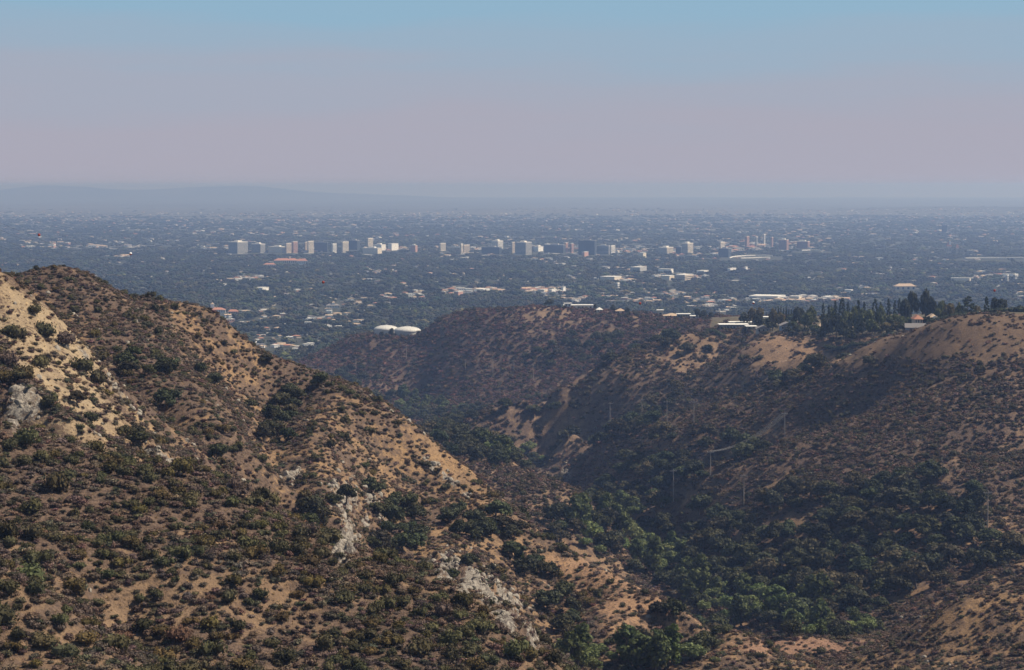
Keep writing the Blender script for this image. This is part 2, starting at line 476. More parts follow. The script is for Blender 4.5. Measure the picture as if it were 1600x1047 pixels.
def plain_mat(name, col, rough=0.85, spec=0.3, vary=0.12, scale=0.6):
    m, nt, b = new_mat(name, rough, spec)
    tc_ = nt.nodes.new('ShaderNodeTexCoord')
    n = tex_noise(nt, scale, 3, 0.6, tc_.outputs['Object'])
    lo = tuple(c * (1 - vary * 1.6) for c in col); hi = tuple(min(1, c * (1 + vary)) for c in col)
    nt.links.new(mix_rgb(nt, n, lo, hi), b.inputs['Base Color'])
    return m

# ground
gm, nt, b = new_mat('hillside ground', 0.95, 0.1)
tco = nt.nodes.new('ShaderNodeTexCoord'); OC = tco.outputs['Object']
at = nt.nodes.new('ShaderNodeAttribute'); at.attribute_name = 'mask'
sp = nt.nodes.new('ShaderNodeSeparateColor'); nt.links.new(at.outputs['Color'], sp.inputs[0])
at2 = nt.nodes.new('ShaderNodeAttribute'); at2.attribute_name = 'soil'
n_big = tex_noise(nt, 0.035, 5, 0.65, OC); n_mid = tex_noise(nt, 0.22, 5, 0.7, OC); n_fine = tex_noise(nt, 1.3, 4, 0.75, OC)
soil = mix_rgb(nt, maprange(nt, n_mid, 0.35, 0.7), at2.outputs['Color'], mix_rgb(nt, 1.0, at2.outputs['Color'], (0.62, 0.60, 0.62), 'MULTIPLY'))
soil = mix_rgb(nt, maprange(nt, n_fine, 0.52, 0.66), soil, mix_rgb(nt, 1.0, at2.outputs['Color'], (1.35, 1.3, 1.15), 'MULTIPLY'))
vt = nt.nodes.new('ShaderNodeTexVoronoi'); vt.inputs['Scale'].default_value = 0.9; vt.inputs['Randomness'].default_value = 1.0; nt.links.new(OC, vt.inputs['Vector'])
tuss = math_n(nt, 'ADD', vt.outputs['Distance'], maprange(nt, n_mid, 0.3, 0.7, 0.22, -0.22))
soil = mix_rgb(nt, maprange(nt, tuss, 0.16, 0.34, 0.85, 0.0), soil, (0.085, 0.058, 0.040))
litter = mix_rgb(nt, maprange(nt, n_fine, 0.4, 0.6), (0.065, 0.045, 0.034), (0.150, 0.102, 0.072))
vf = math_n(nt, 'ADD', sp.outputs[0], maprange(nt, n_mid, 0.3, 0.7, -0.45, 0.45))
vf = math_n(nt, 'ADD', vf, maprange(nt, n_fine, 0.3, 0.7, -0.35, 0.35))
c = mix_rgb(nt, maprange(nt, vf, 0.42, 0.62), soil, litter)
vor = nt.nodes.new('ShaderNodeTexVoronoi'); vor.feature = 'DISTANCE_TO_EDGE'; vor.inputs['Scale'].default_value = 0.55
wv = nt.nodes.new('ShaderNodeVectorMath'); wv.operation = 'ADD'
nn = nt.nodes.new('ShaderNodeTexNoise'); nn.inputs['Scale'].default_value = 0.5; nt.links.new(OC, nn.inputs['Vector'])
sc = nt.nodes.new('ShaderNodeVectorMath'); sc.operation = 'SCALE'; sc.inputs['Scale'].default_value = 3.0
nt.links.new(nn.outputs['Color'], sc.inputs[0]); nt.links.new(OC, wv.inputs[0]); nt.links.new(sc.outputs[0], wv.inputs[1]); nt.links.new(wv.outputs[0], vor.inputs['Vector'])
rock = mix_rgb(nt, maprange(nt, n_fine, 0.35, 0.65), (0.12, 0.105, 0.088), (0.34, 0.300, 0.245))
rock = mix_rgb(nt, maprange(nt, vor.outputs['Distance'], 0.0, 0.10), (0.10, 0.085, 0.075), rock)
rf = maprange(nt, math_n(nt, 'ADD', math_n(nt, 'MULTIPLY', sp.outputs[1], 0.9), maprange(nt, n_fine, 0.3, 0.7, -0.4, 0.4)), 0.42, 0.72)
c = mix_rgb(nt, rf, c, rock)
# the built-up basin: gardens, lawns, streets and far roofs too small to tell apart
vc = nt.nodes.new('ShaderNodeTexVoronoi'); vc.inputs['Scale'].default_value = 0.03; nt.links.new(OC, vc.inputs['Vector'])
sepv = nt.nodes.new('ShaderNodeSeparateColor'); nt.links.new(vc.outputs['Color'], sepv.inputs[0])
nb = tex_noise(nt, 0.0011, 5, 0.65, OC)
urban = mix_rgb(nt, n_big, (0.030, 0.040, 0.026), (0.085, 0.080, 0.062))
urban = mix_rgb(nt, maprange(nt, math_n(nt, 'ADD', sepv.outputs[0], maprange(nt, nb, 0.35, 0.7, -0.3, 0.12)), 0.86, 0.9), urban, (0.42, 0.39, 0.35))
at3 = nt.nodes.new('ShaderNodeAttribute'); at3.attribute_name = 'town'
urban = mix_rgb(nt, at3.outputs['Fac'], urban, mix_rgb(nt, nb, (0.075, 0.078, 0.070), (0.15, 0.142, 0.130)))  # far ground lightened with distance: paler town, with haze put into the colour
c = mix_rgb(nt, sp.outputs[2], c, urban)
nt.links.new(c, b.inputs['Base Color'])
bp = nt.nodes.new('ShaderNodeBump'); bp.inputs['Strength'].default_value = 0.9; bp.inputs['Distance'].default_value = 0.5
nt.links.new(math_n(nt, 'ADD', n_fine, math_n(nt, 'MULTIPLY', n_mid, 1.5)), bp.inputs['Height']); nt.links.new(bp.outputs[0], b.inputs['Normal'])

M_green = leaf_mat('shrub leaves', (0.112, 0.100, 0.044), (0.036, 0.035, 0.017))
M_dry = leaf_mat('dry scrub twigs', (0.215, 0.148, 0.100), (0.066, 0.045, 0.034), 0.9, 0.1)
M_oak = leaf_mat('oak leaves', (0.088, 0.088, 0.040), (0.028, 0.031, 0.016))
M_bright = leaf_mat('riverside leaves', (0.165, 0.190, 0.065), (0.062, 0.082, 0.030), 0.7, 0.25)
M_grass = leaf_mat('dry grass', (0.42, 0.30, 0.17), (0.23, 0.15, 0.085), 0.9, 0.15)
M_pine = leaf_mat('pine needles', (0.070, 0.082, 0.045), (0.026, 0.035, 0.020))
M_bark = plain_mat('bark', (0.11, 0.085, 0.065))
M_rock = plain_mat('pale rock', (0.30, 0.265, 0.215), 0.95, 0.1, 0.25, 1.2)
M_wood = plain_mat('weathered pole wood', (0.33, 0.28, 0.24), 0.9, 0.1)
M_wire = plain_mat('dull aluminium wire', (0.35, 0.34, 0.33), 0.6, 0.4)

# ------------------------------------------------------------------ what grows where: masks over the ground, named by what the photograph shows
BARE = [(110, 590, 130, 50, 48, .55), (60, 500, 70, 26, 50, .5), (270, 720, 90, 22, 35, .4), (640, 690, 130, 35, 35, .35), (760, 790, 70, 26, 48, .35), (965, 925, 120, 34, 22, .6), (520, 640, 50, 30, 30, .25),
        (600, 600, 60, 20, 30, .2), (1235, 552, 70, 24, 8, .95), (1360, 548, 60, 13, -14, .9), (1500, 526, 140, 34, -4, .8), (1620, 520, 60, 26, 0, .7), (1120, 530, 60, 12, 0, .3), (1250, 1010, 90, 12, 0, .55), (1480, 960, 40, 14, -25, .15),
        (930, 590, 60, 20, 0, .35), (870, 665, 50, 40, 30, .45), (850, 500, 90, 14, 0, .3), (820, 530, 30, 30, 30, .35), (1080, 560, 60, 30, 30, .2), (1240, 820, 30, 22, -30, .4), (1560, 830, 50, 30, -50, .3), (760, 700, 70, 10, 25, .35),
        (90, 870, 60, 40, 40, .2), (250, 960, 40, 70, 20, .25), (60, 950, 60, 40, 40, .2), (560, 930, 160, 22, 25, .2), (900, 800, 60, 18, 20, .3), (350, 590, 40, 20, 50, .3), (460, 720, 50, 40, 40, .2)]
DENSE = [(680, 550, 200, 60, 0, .35), (620, 600, 120, 50, 0, .3), (130, 455, 110, 36, 18, .5), (230, 560, 90, 60, 50, .4), (1300, 640, 220, 60, -15, .25), (650, 560, 180, 60, 0, .35), (1450, 720, 200, 70, 0, .25), (30, 720, 90, 40, 10, .2), (420, 840, 120, 22, 30, .3)]
RIMX, RIMD = [1100, 1130, 1200, 1300, 1380, 1420, 1490, 1600, 1700], [1900, 1690, 1465, 1365, 1275, 1190, 1090, 1080, 1080]
def mesa(px, py, X, Y):
    qx = 800 + F * X / (Y * CT + .06 * Y * ST)
    return ((qx > 1110) & (Y > np.interp(qx, RIMX, RIMD)) & (Y < 1950)) * 1.0
def cover(px, py, X, Y):
    v = np.where(Y < 420, 0.66, np.where(Y < 730, 0.56, np.where(Y < 1300, 0.60, 0.68)))
    v = v + 0.34 * fbm(X, Y, 45, 3, 81) * (1.0) + 0.34 * fbm(X, Y, 14, 2, 85)
    for e_ in BARE: v = v - e_[5] * np.where(Y < 365, .35, 1 if e_[1] < 575 and e_[0] > 1000 else .7) * ell(px, py, *e_[:5], 0.5)
    v = v + .28 * ((Y > 318) & (Y < 362))
    for e_ in DENSE: v = v + e_[5] * ell(px, py, *e_[:5], 0.5)
    v = v * (1 - mesa(px, py, X, Y) * .85)
    return np.clip(v, 0.0, 1.0)
def soil_col(px, py, X, Y):
    tan = np.array([0.275, 0.176, 0.093]); pale = np.array([0.310, 0.235, 0.148]); brown = np.array([0.140, 0.094, 0.060]); rust = np.array([0.27, 0.155, 0.095]); dusk = np.array([0.23, 0.150, 0.105])
    c_ = np.broadcast_to(tan, px.shape + (3,)).copy()
    def put(w_, k):
        nonlocal c_
        c_ = c_ * (1 - w_[..., None]) + k * w_[..., None]
    put(sstep(440, 400, Y) * 1.0 if False else (Y < 365) * 1.0, np.array([0.215, 0.145, 0.090]))
    put(sstep(720, 1000, Y), np.array([0.225, 0.155, 0.098]))
    mo = 0.5 + 0.75 * fbm(X, Y, 22, 3, 88); put(np.clip(mo, 0, .7) * (Y < 1900), np.array([0.205, 0.135, 0.082]))
    put(ell(px, py, 90, 560, 170, 110, 45, .5) * (Y < 560), pale)
    put(np.clip(ell(px, py, 1240, 552, 80, 30, 8, .4), 0, 1) * (Y > 900), np.array([0.270, 0.175, 0.105]))
    put(ell(px, py, 1500, 526, 170, 44, -4, .4) * (Y > 900), brown)
    put(ell(px, py, 955, 930, 130, 50, 22, .5) * (Y < 700), np.array([0.30, 0.185, 0.11]))
    put(mesa(px, py, X, Y) * .8, np.array([0.10, 0.095, 0.06]))
    put(ell(px, py, 1260, 1010, 120, 16, 0, .4), np.array([0.25, 0.15, 0.10]))
    return c_
nr, nc = GX.shape
me = bpy.data.meshes.new('terrain')
co = np.stack([GX, GY, GZ], -1).reshape(-1, 3)
me.vertices.add(len(co)); me.vertices.foreach_set('co', co.ravel())
j, i = np.meshgrid(np.arange(nr - 1), np.arange(nc - 1), indexing='ij')
q = np.stack([j * nc + i, j * nc + i + 1, (j + 1) * nc + i + 1, (j + 1) * nc + i], -1).reshape(-1, 4)
me.loops.add(q.size); me.loops.foreach_set('vertex_index', q.ravel().astype(np.int32))
me.polygons.add(len(q)); me.polygons.foreach_set('loop_start', np.arange(0, q.size, 4, dtype=np.int32))
me.polygons.foreach_set('use_smooth', np.ones(len(q), dtype=bool))
COV = cover(PX, PY, GX, GY) * farm
RMK = rockmask(PX, PY, GY) * (GY < 1700) * farm
URB = sstep(2420, 2520, GY)
a1 = me.attributes.new('mask', 'FLOAT_COLOR', 'POINT')
a1.data.foreach_set('color', np.stack([COV, RMK, URB, np.ones_like(COV)], -1).ravel().astype(np.float32))
a2 = me.attributes.new('soil', 'FLOAT_COLOR', 'POINT')
a2.data.foreach_set('color', np.concatenate([soil_col(PX, PY, GX, GY), np.ones(GX.shape + (1,))], -1).ravel().astype(np.float32))
a3 = me.attributes.new('town', 'FLOAT', 'POINT'); a3.data.foreach_set('value', (sstep(8500, 17000, GY) * (.75 + .5 * fbm(GX, GY, 2600, 3, 66))).clip(0, 1).ravel().astype(np.float32))  # paling by distance, for the built-up far plain and its painted-in haze
me.materials.append(gm); me.update(); me.validate()
terrain = bpy.data.objects.new('terrain', me); COL.objects.link(terrain)
tag(terrain, 'dry chaparral hills and canyon opening onto a flat hazy basin', kind='structure')

# ------------------------------------------------------------------ plant shapes
def ico(sub=1):
    import bmesh
    bm = bmesh.new(); bmesh.ops.create_icosphere(bm, subdivisions=sub, radius=1.0)
    v = np.array([p.co[:] for p in bm.verts]); f = [tuple(p.index for p in q_.verts) for q_ in bm.faces]; bm.free(); return v, f
ICO1, ICO2 = ico(1), ico(2)

def foliage(seed, clumps, leaves, leaf, core=0.78, upbias=0.35, jitter=0.25, elong=1.0, lump=ICO1):
    """clumps: list of (x, y, z, rx, ry, rz). Leaf-sized faces spread over and through every clump round a rough core"""
    r = np.random.default_rng(seed); V = []; Fc = []
    n = 0
    for (cx, cy, cz, rx, ry, rz) in clumps:
        R_ = np.array([rx, ry, rz]); C0 = np.array([cx, cy, cz])
        if core:
            v = lump[0] * (1 + r.normal(0, 0.13, (len(lump[0]), 1))) * R_ * core + C0
            V.append(v); Fc += [tuple(k + n for k in f) for f in lump[1]]; n += len(v)
        k = max(4, int(leaves))
        d = r.normal(0, 1, (k, 3)); d[:, 2] += upbias; d /= np.linalg.norm(d, axis=1)[:, None]
        rad = 1 - np.abs(r.normal(0, jitter, (k, 1))) + r.random((k, 1)) * 0.22
        p = C0 + d * R_ * rad
        nrm = d * 1.0 + r.normal(0, 0.55, (k, 3)); nrm /= np.linalg.norm(nrm, axis=1)[:, None]
        u = np.cross(nrm, r.normal(0, 1, (k, 3))); u /= np.linalg.norm(u, axis=1)[:, None]
        w_ = np.cross(nrm, u)
        s_ = leaf * (0.6 + 0.8 * r.random((k, 1)))
        a, b_ = u * s_ * elong, w_ * s_
        quad = np.stack([p - a, p - b_ * .7, p + a, p + b_ * .7], 1).reshape(-1, 3)
        V.append(quad); Fc += [(n + 4 * t, n + 4 * t + 1, n + 4 * t + 2, n + 4 * t + 3) for t in range(k)]; n += 4 * k
    return np.concatenate(V), Fc

def bush_clumps(seed, k, flat=0.7, spread=0.55, size=(0.35, 0.55)):
    r = np.random.default_rng(seed); out = []
    for t in range(k):
        a = r.random() * 6.283; d = spread * math.sqrt(r.random()); s_ = r.uniform(*size)
        out.append((d * math.cos(a), d * math.sin(a), s_ * flat * r.uniform(0.7, 1.15) + 0.10 * (1 - d), s_, s_ * r.uniform(.85, 1.15), s_ * flat))
    return out

def twigs(seed, k, h=0.9, w=0.025):
    r = np.random.default_rng(seed); V = []; Fc = []
    for t in range(k):
        a = r.random() * 6.283; e_ = r.uniform(0.5, 1.45); L_ = h * r.uniform(.6, 1.1)
        d = np.array([math.cos(a) * math.cos(e_), math.sin(a) * math.cos(e_), math.sin(e_)])
        p0 = np.array([r.normal(0, .08), r.normal(0, .08), -0.1]); p1 = p0 + d * L_
        sd = np.cross(d, [0, 0, 1.0]); sd /= np.linalg.norm(sd) + 1e-6
        n = len(V); V += [p0 - sd * w, p0 + sd * w, p1 + sd * w * .3, p1 - sd * w * .3]; Fc.append((n, n + 1, n + 2, n + 3))
    return np.array(V), Fc
def joinvf(*parts):
    V = []; Fc = []; n = 0
    for v, f in parts:
        V.append(np.asarray(v)); Fc += [tuple(k + n for k in q_) for q_ in f]; n += len(v)
    return np.concatenate(V), Fc
def mesh_only(name, vf, mat):
    me_ = bpy.data.meshes.new(name); me_.from_pydata([tuple(map(float, v)) for v in vf[0]], [], vf[1]); me_.materials.append(mat); me_.update(); return me_

GREEN_ME = [mesh_only('green_shrub', foliage(100 + s_, bush_clumps(100 + s_, 6, .75), 62, 0.075, 0.72), M_green) for s_ in range(5)]
DRY_ME = [mesh_only('dry_shrub', joinvf(foliage(200 + s_, bush_clumps(200 + s_, 4, .6, .5, (.4, .6)), 46, 0.085, 0.62, jitter=.35, elong=1.7), twigs(s_, 26)), M_dry) for s_ in range(5)]
SCRUB_ME = [mesh_only('low_scrub', foliage(300 + s_, bush_clumps(300 + s_, 3, .6, .5, (.4, .6)), 22, 0.15, 0.62, jitter=.35, elong=1.4), M_dry) for s_ in range(5)]
TUFT_ME = [mesh_only('dry_grass', twigs(50 + s_, 16, 1.0, 0.07), M_grass) for s_ in range(3)]
def rock_me(seed):
    r = np.random.default_rng(seed); v = ICO2[0].copy()
    for t in range(9):
        d = r.normal(0, 1, 3); d /= np.linalg.norm(d); lim = r.uniform(.55, .85)
        ex = np.maximum(v @ d - lim, 0); v = v - ex[:, None] * d
    v *= np.array([1, r.uniform(.6, .9), r.uniform(.6, 1.1)]); return mesh_only('rock', (v + r.normal(0, .02, v.shape), ICO2[1]), M_rock)
ROCK_ME = [rock_me(s_) for s_ in range(5)]

def oak_parts(seed, h=1.0, spread=1.0, dense=1.0, leafy=M_oak, tall=False, leaf=0.060):
    """unit tree about 1 m high, scaled when placed; returns crown mesh and trunk mesh"""
    r = np.random.default_rng(seed); cl = []
    k = 15
    for t in range(k):
        a = 2.4 * t + r.normal(0, .4); q_ = t / (k - 1)
        if tall: z = 0.28 + 0.62 * q_; d = (0.20 * math.sin(math.pi * (0.15 + 0.8 * q_)) + .03) * r.uniform(.6, 1.3); s_ = r.uniform(.10, .16)
        else: z = 0.42 + 0.36 * r.random() * (1 - .3 * q_) + .06 * (1 - q_); d = 0.36 * math.sqrt(q_) * spread * r.uniform(.75, 1.15); s_ = r.uniform(.14, .23)
        cl.append((d * math.cos(a), d * math.sin(a), z, s_, s_ * r.uniform(.8, 1.2), s_ * r.uniform(.65, .9)))
    crown = mesh_only('crown', foliage(seed, cl, 95 * dense, leaf, 0.66, jitter=.28), leafy)
    tb = MB(); tb.tube((0, 0, -.12), (.01, .02, .22), .045, .034)
    for t in range(6):
        c_ = cl[int(t * 2.4)]; tb.tube((.01, .02, .20), (c_[0] * .8, c_[1] * .8, c_[2]), .022, .008, 5)
    me_ = bpy.data.meshes.new('trunk'); me_.from_pydata([tuple(v) for v in tb.v], [], tb.f); me_.materials.append(M_bark)
    return crown, me_
OAKS_ME = [oak_parts(400 + s_, spread=1.15) for s_ in range(5)]
RIP_ME = [oak_parts(450 + s_, spread=.85, leafy=M_bright, leaf=.05) for s_ in range(3)]
EUC_ME = [oak_parts(470 + s_, tall=True, dense=.8, leafy=M_bright, leaf=.045) for s_ in range(2)]
def conifer(seed, w=0.24, open_=0.5):
    r = np.random.default_rng(seed); cl = []
    for t in range(26):
        q_ = t / 25; z = .14 + .80 * q_; rad = w * (1 - q_) ** .5 * r.uniform(.55, 1.1); a = 2.4 * t + r.normal(0, .5)
        s_ = max(.05, w * .46 * (1 - q_ * .62)) * r.uniform(.8, 1.25)
        cl.append((rad * math.cos(a), rad * math.sin(a), z, s_, s_, s_ * .55))
    crown = mesh_only('crown', foliage(seed, cl, 42, 0.032, 0.7, jitter=.3), M_pine)
    tb = MB(); tb.tube((0, 0, -.1), (0, 0, .93), .022, .005)
    me_ = bpy.data.meshes.new('trunk'); me_.from_pydata([tuple(v) for v in tb.v], [], tb.f); me_.materials.append(M_bark)
    return crown, me_
PINE_ME = [conifer(500, .25), conifer(501, .19), conifer(502, .30)]
def cypress():
    cl = [(0.01 * math.sin(t * 2), .01 * math.cos(t * 2), .1 + .85 * t / 9, .052 * (math.sin(math.pi * (.12 + .8 * t / 9)) ** .6), .052 * (math.sin(math.pi * (.12 + .8 * t / 9)) ** .6), .075) for t in range(10)]
    tb = MB(); tb.tube((0, 0, -.1), (0, 0, .6), .018, .01)
    me_ = bpy.data.meshes.new('trunk'); me_.from_pydata([tuple(v) for v in tb.v], [], tb.f); me_.materials.append(M_bark)
    return mesh_only('crown', foliage(77, cl, 50, .018, .85, jitter=.15), M_pine), me_
CYP_ME = [cypress()]

# ------------------------------------------------------------------ scattering
def rand_ground(d0, d1, dens, tmax=0.262, margin=4.0, top=2.0, seed=0):
    """random ground points between two distances, dens per square metre, left out where lines of sight pass well above"""
    r = np.random.default_rng(seed)
    area = 2 * tmax * (d1 ** 2 - d0 ** 2) / 2
    n = int(area * dens)
    D = np.sqrt(r.random(n) * (d1 ** 2 - d0 ** 2) + d0 ** 2); t = r.uniform(-tmax, tmax, n)
    X = t * D; ok = hidden(X, D, top) < margin
    X, D = X[ok], D[ok]; Z = height(X, D); px, py = project(X, D, Z)
    ok = (py < 1120) & (px > -110) & (px < 1710)
    return X[ok], D[ok], Z[ok], px[ok], py[ok]

def gn_stuff(name, label, X, Y, Z, scl, tint, srcs, seed=0, cat=None, flat=0.0, tilt=0.12):
    r = np.random.default_rng(seed); n = len(X)
    me_ = bpy.data.meshes.new(name); me_.vertices.add(n)
    me_.vertices.foreach_set('co', np.stack([X, Y, Z], -1).astype(np.float32).ravel())
    def at_(nm, ty, key, arr):
        a_ = me_.attributes.new(nm, ty, 'POINT'); a_.data.foreach_set(key, arr.ravel())
    at_('scl', 'FLOAT_VECTOR', 'vector', np.asarray(scl, dtype=np.float32))
    rot = np.stack([r.normal(0, tilt, n), r.normal(0, tilt, n), r.uniform(0, 6.283, n)], -1)
    at_('rot', 'FLOAT_VECTOR', 'vector', rot.astype(np.float32))
    at_('idx', 'INT', 'value', r.integers(0, len(srcs), n).astype(np.int32))
    at_('tint', 'FLOAT_COLOR', 'color', np.c_[tint, np.ones(n)].astype(np.float32))
    me_.update()
    o = bpy.data.objects.new(name, me_); COL.objects.link(o)
    g = bpy.data.node_groups.new(name, 'GeometryNodeTree')
    g.interface.new_socket('Geometry', in_out='INPUT', socket_type='NodeSocketGeometry')
    g.interface.new_socket('Geometry', in_out='OUTPUT', socket_type='NodeSocketGeometry')
    gi, go = g.nodes.new('NodeGroupInput'), g.nodes.new('NodeGroupOutput')
    ip = g.nodes.new('GeometryNodeInstanceOnPoints'); g2i = g.nodes.new('GeometryNodeGeometryToInstance')
    for s_ in srcs:
        oi = g.nodes.new('GeometryNodeObjectInfo'); oi.inputs['Object'].default_value = s_; oi.inputs['As Instance'].default_value = False; oi.transform_space = 'ORIGINAL'
        g.links.new(oi.outputs['Geometry'], g2i.inputs[0])
    def na(nm, ty):
        q_ = g.nodes.new('GeometryNodeInputNamedAttribute'); q_.data_type = ty; q_.inputs[0].default_value = nm; return [s for s in q_.outputs if s.enabled and s.name == 'Attribute'][0]
    g.links.new(gi.outputs[0], ip.inputs['Points']); g.links.new(g2i.outputs[0], ip.inputs['Instance'])
    ip.inputs['Pick Instance'].default_value = True
    g.links.new(na('idx', 'INT'), ip.inputs['Instance Index']); g.links.new(na('rot', 'FLOAT_VECTOR'), ip.inputs['Rotation']); g.links.new(na('scl', 'FLOAT_VECTOR'), ip.inputs['Scale'])
    g.links.new(ip.outputs[0], go.inputs[0])
    o.modifiers.new('scatter', 'NODES').node_group = g
    tag(o, label, kind='stuff')
    return o

def thin(X, Y, rad, seed=0):
    """drop points that stand closer together than their radii allow"""
    order = np.random.default_rng(seed).permutation(len(X)); cell = float(np.max(rad)) * 1.2; grid = {}; keep_ = []
    for k in order:
        a, b_ = int(X[k] // cell), int(Y[k] // cell); ok = True
        for u in (-1, 0, 1):
            for w_ in (-1, 0, 1):
                for m in grid.get((a + u, b_ + w_), ()):
                    if (X[k] - X[m]) ** 2 + (Y[k] - Y[m]) ** 2 < (0.5 * (rad[k] + rad[m])) ** 2: ok = False; break
                if not ok: break
            if not ok: break
        if ok: keep_.append(k); grid.setdefault((a, b_), []).append(k)
    return np.array(sorted(keep_))

def tints(n, base, var, seed=0, hue=0.06):
    r = np.random.default_rng(seed)
    return np.clip(np.array(base) * (1 + r.normal(0, var, (n, 1))) * (1 + r.normal(0, hue, (n, 3))), 0.2, 2.5)

# named places, for telling plants apart in words
def place(px, py, D):
    if D < 268 and px < 230: return 'the bottom left corner spur'
    if D < 365 and px < 900: return "the front spur's crest" if D > 335 else "the front spur's face" if py < 900 else "the front spur's foot"
    if D < 500 and px < 430 and py < 800: return 'the pale left slope'
    if D < 720 and px < 260 and py < 600: return 'the dark round hill'
    if D < 720 and px < 480: return 'the round hill hollow' if py < 700 else 'the hidden front gully'
    if D < 720 and px < 660: return 'the slope by the rock face'
    if D < 720 and px < 800: return 'the slope above the crags'
    if D < 720 and px < 1150 and py < 1000: return 'the long tan ridge end'
    if D < 720 and px < 1250: return 'the lower centre canyon bottom'
    if D < 640: return 'the lower right corner spur'
    if D < 1010 and px > 880 and py > 780: return 'the lower right wood' if px > 1250 else 'the wooded canyon floor'
    if D < 1200 and px > 950: return 'the right mountainside'
    if D < 1320: return 'the small mid valley spur'
    if D < 1700: return 'the spur below the mesa'
    return 'the hill below the tanks'
def side(px): return 'near the left edge' if px < 160 else 'left of centre' if px < 560 else 'about the middle' if px < 1040 else 'right of centre' if px < 1440 else 'near the right edge'
ORD = 'first second third fourth fifth sixth seventh eighth ninth tenth eleventh twelfth thirteenth fourteenth fifteenth sixteenth seventeenth eighteenth nineteenth twentieth'.split()
def ordinal(m, n):
    if m == 0: return 'leftmost'
    if m == n - 1: return 'rightmost'
    k, w_ = (m, 'left') if m <= (n - 1) / 2 else (n - 1 - m, 'right')
    return f'{ORD[k]} from {w_}' if k < 20 else f'around the middle'
_used = {}
def uniq(lab, alts):
    """lengthen a label until no other thing bears it"""
    for a in [''] + alts:
        t = (lab + ' ' + a).strip()
        if len(t.split()) <= 16 and t not in _used: _used[t] = 1; return t
    return lab

def dist_terms(s_, u, names):
    k = np.digitize(s_, u); return names[int(k)]

protos = {}
def place_individuals(key, name, cat, group, meshes, X, Y, Z, scl, tint, nmax, words, trunk=False, seed=0, sink=0.0, lean=0.08):
    """the largest in the picture become things of their own; the rest are returned for the mass"""
    r = np.random.default_rng(seed)
    px, py = project(X, Y, Z)
    vis = (hidden(X, Y, np.asarray(scl)[:, 2] * 0.6) < 0) & (px > -20) & (px < 1620) & (py < 1060)
    size = np.asarray(scl)[:, 0] / Y * vis
    order = np.argsort(-size)[:nmax]; order = order[size[order] > 0]
    rest = np.setdiff1d(np.arange(len(X)), order)
    out = []; smed = np.median(np.asarray(scl)[order, 0])
    for n_, k in enumerate(order):
        v = n_ % len(meshes) if n_ < len(meshes) else int(r.integers(0, len(meshes)))
        loc = (float(X[k]), float(Y[k]), float(Z[k]) - sink * float(scl[k][2])); rot = (r.normal(0, lean), r.normal(0, lean), r.uniform(0, 6.283))
        if trunk:
            root = empty(name, loc); root.rotation_euler = rot; root.scale = [float(s) for s in scl[k]]
            for nm, me_ in (('crown', meshes[v][0]), ('trunk', meshes[v][1])):
                o = bpy.data.objects.new(nm, me_); COL.objects.link(o); o.parent = root; o['tint'] = [float(c_) for c_ in tint[k]]
                if nm == 'crown': leafo = o
        else:
            root = bpy.data.objects.new(name, meshes[v]); COL.objects.link(root); root.location = loc; root.rotation_euler = rot; root.scale = [float(s) for s in scl[k]]
            root['tint'] = [float(c_) for c_ in tint[k]]; leafo = root
        lum = float(np.mean(tint[k])); s_ = float(scl[k][0]) / smed
        tone = words['tone'][0 if lum < .85 else 1 if lum < 1.15 else 2]
        siz = 'small ' if s_ < .85 else '' if s_ < 1.2 else 'large '
        lab = f"{siz}{tone} {words['noun']} on {place(px[k], py[k], Y[k])}" if key != 'garden' else f"{siz}{tone} {words['noun']}"
        tag(root, lab, cat, group)
        out.append([root, leafo, px[k], py[k], lab])
        if n_ < len(meshes): protos.setdefault(key, []).append(leafo)
    # what several share is told apart by where it stands among its likes
    fam = {}
    for it in out: fam.setdefault(it[4], []).append(it)
    for lab, its in list(fam.items()):
        if len(its) < 9: continue
        ym = np.array([it[3] for it in its]); lo, hi = np.percentile(ym, [33, 66]); del fam[lab]
        for it in its:
            l2 = lab + (', upper' if it[3] < lo else ', middle' if it[3] < hi else ', lower')
            fam.setdefault(l2, []).append(it)
    for lab, its in fam.items():
        its.sort(key=lambda q_: q_[2])
        for m, it in enumerate(its): it[0]['label'] = lab if len(its) == 1 else f'{lab}, {ordinal(m, len(its))}'
    return rest

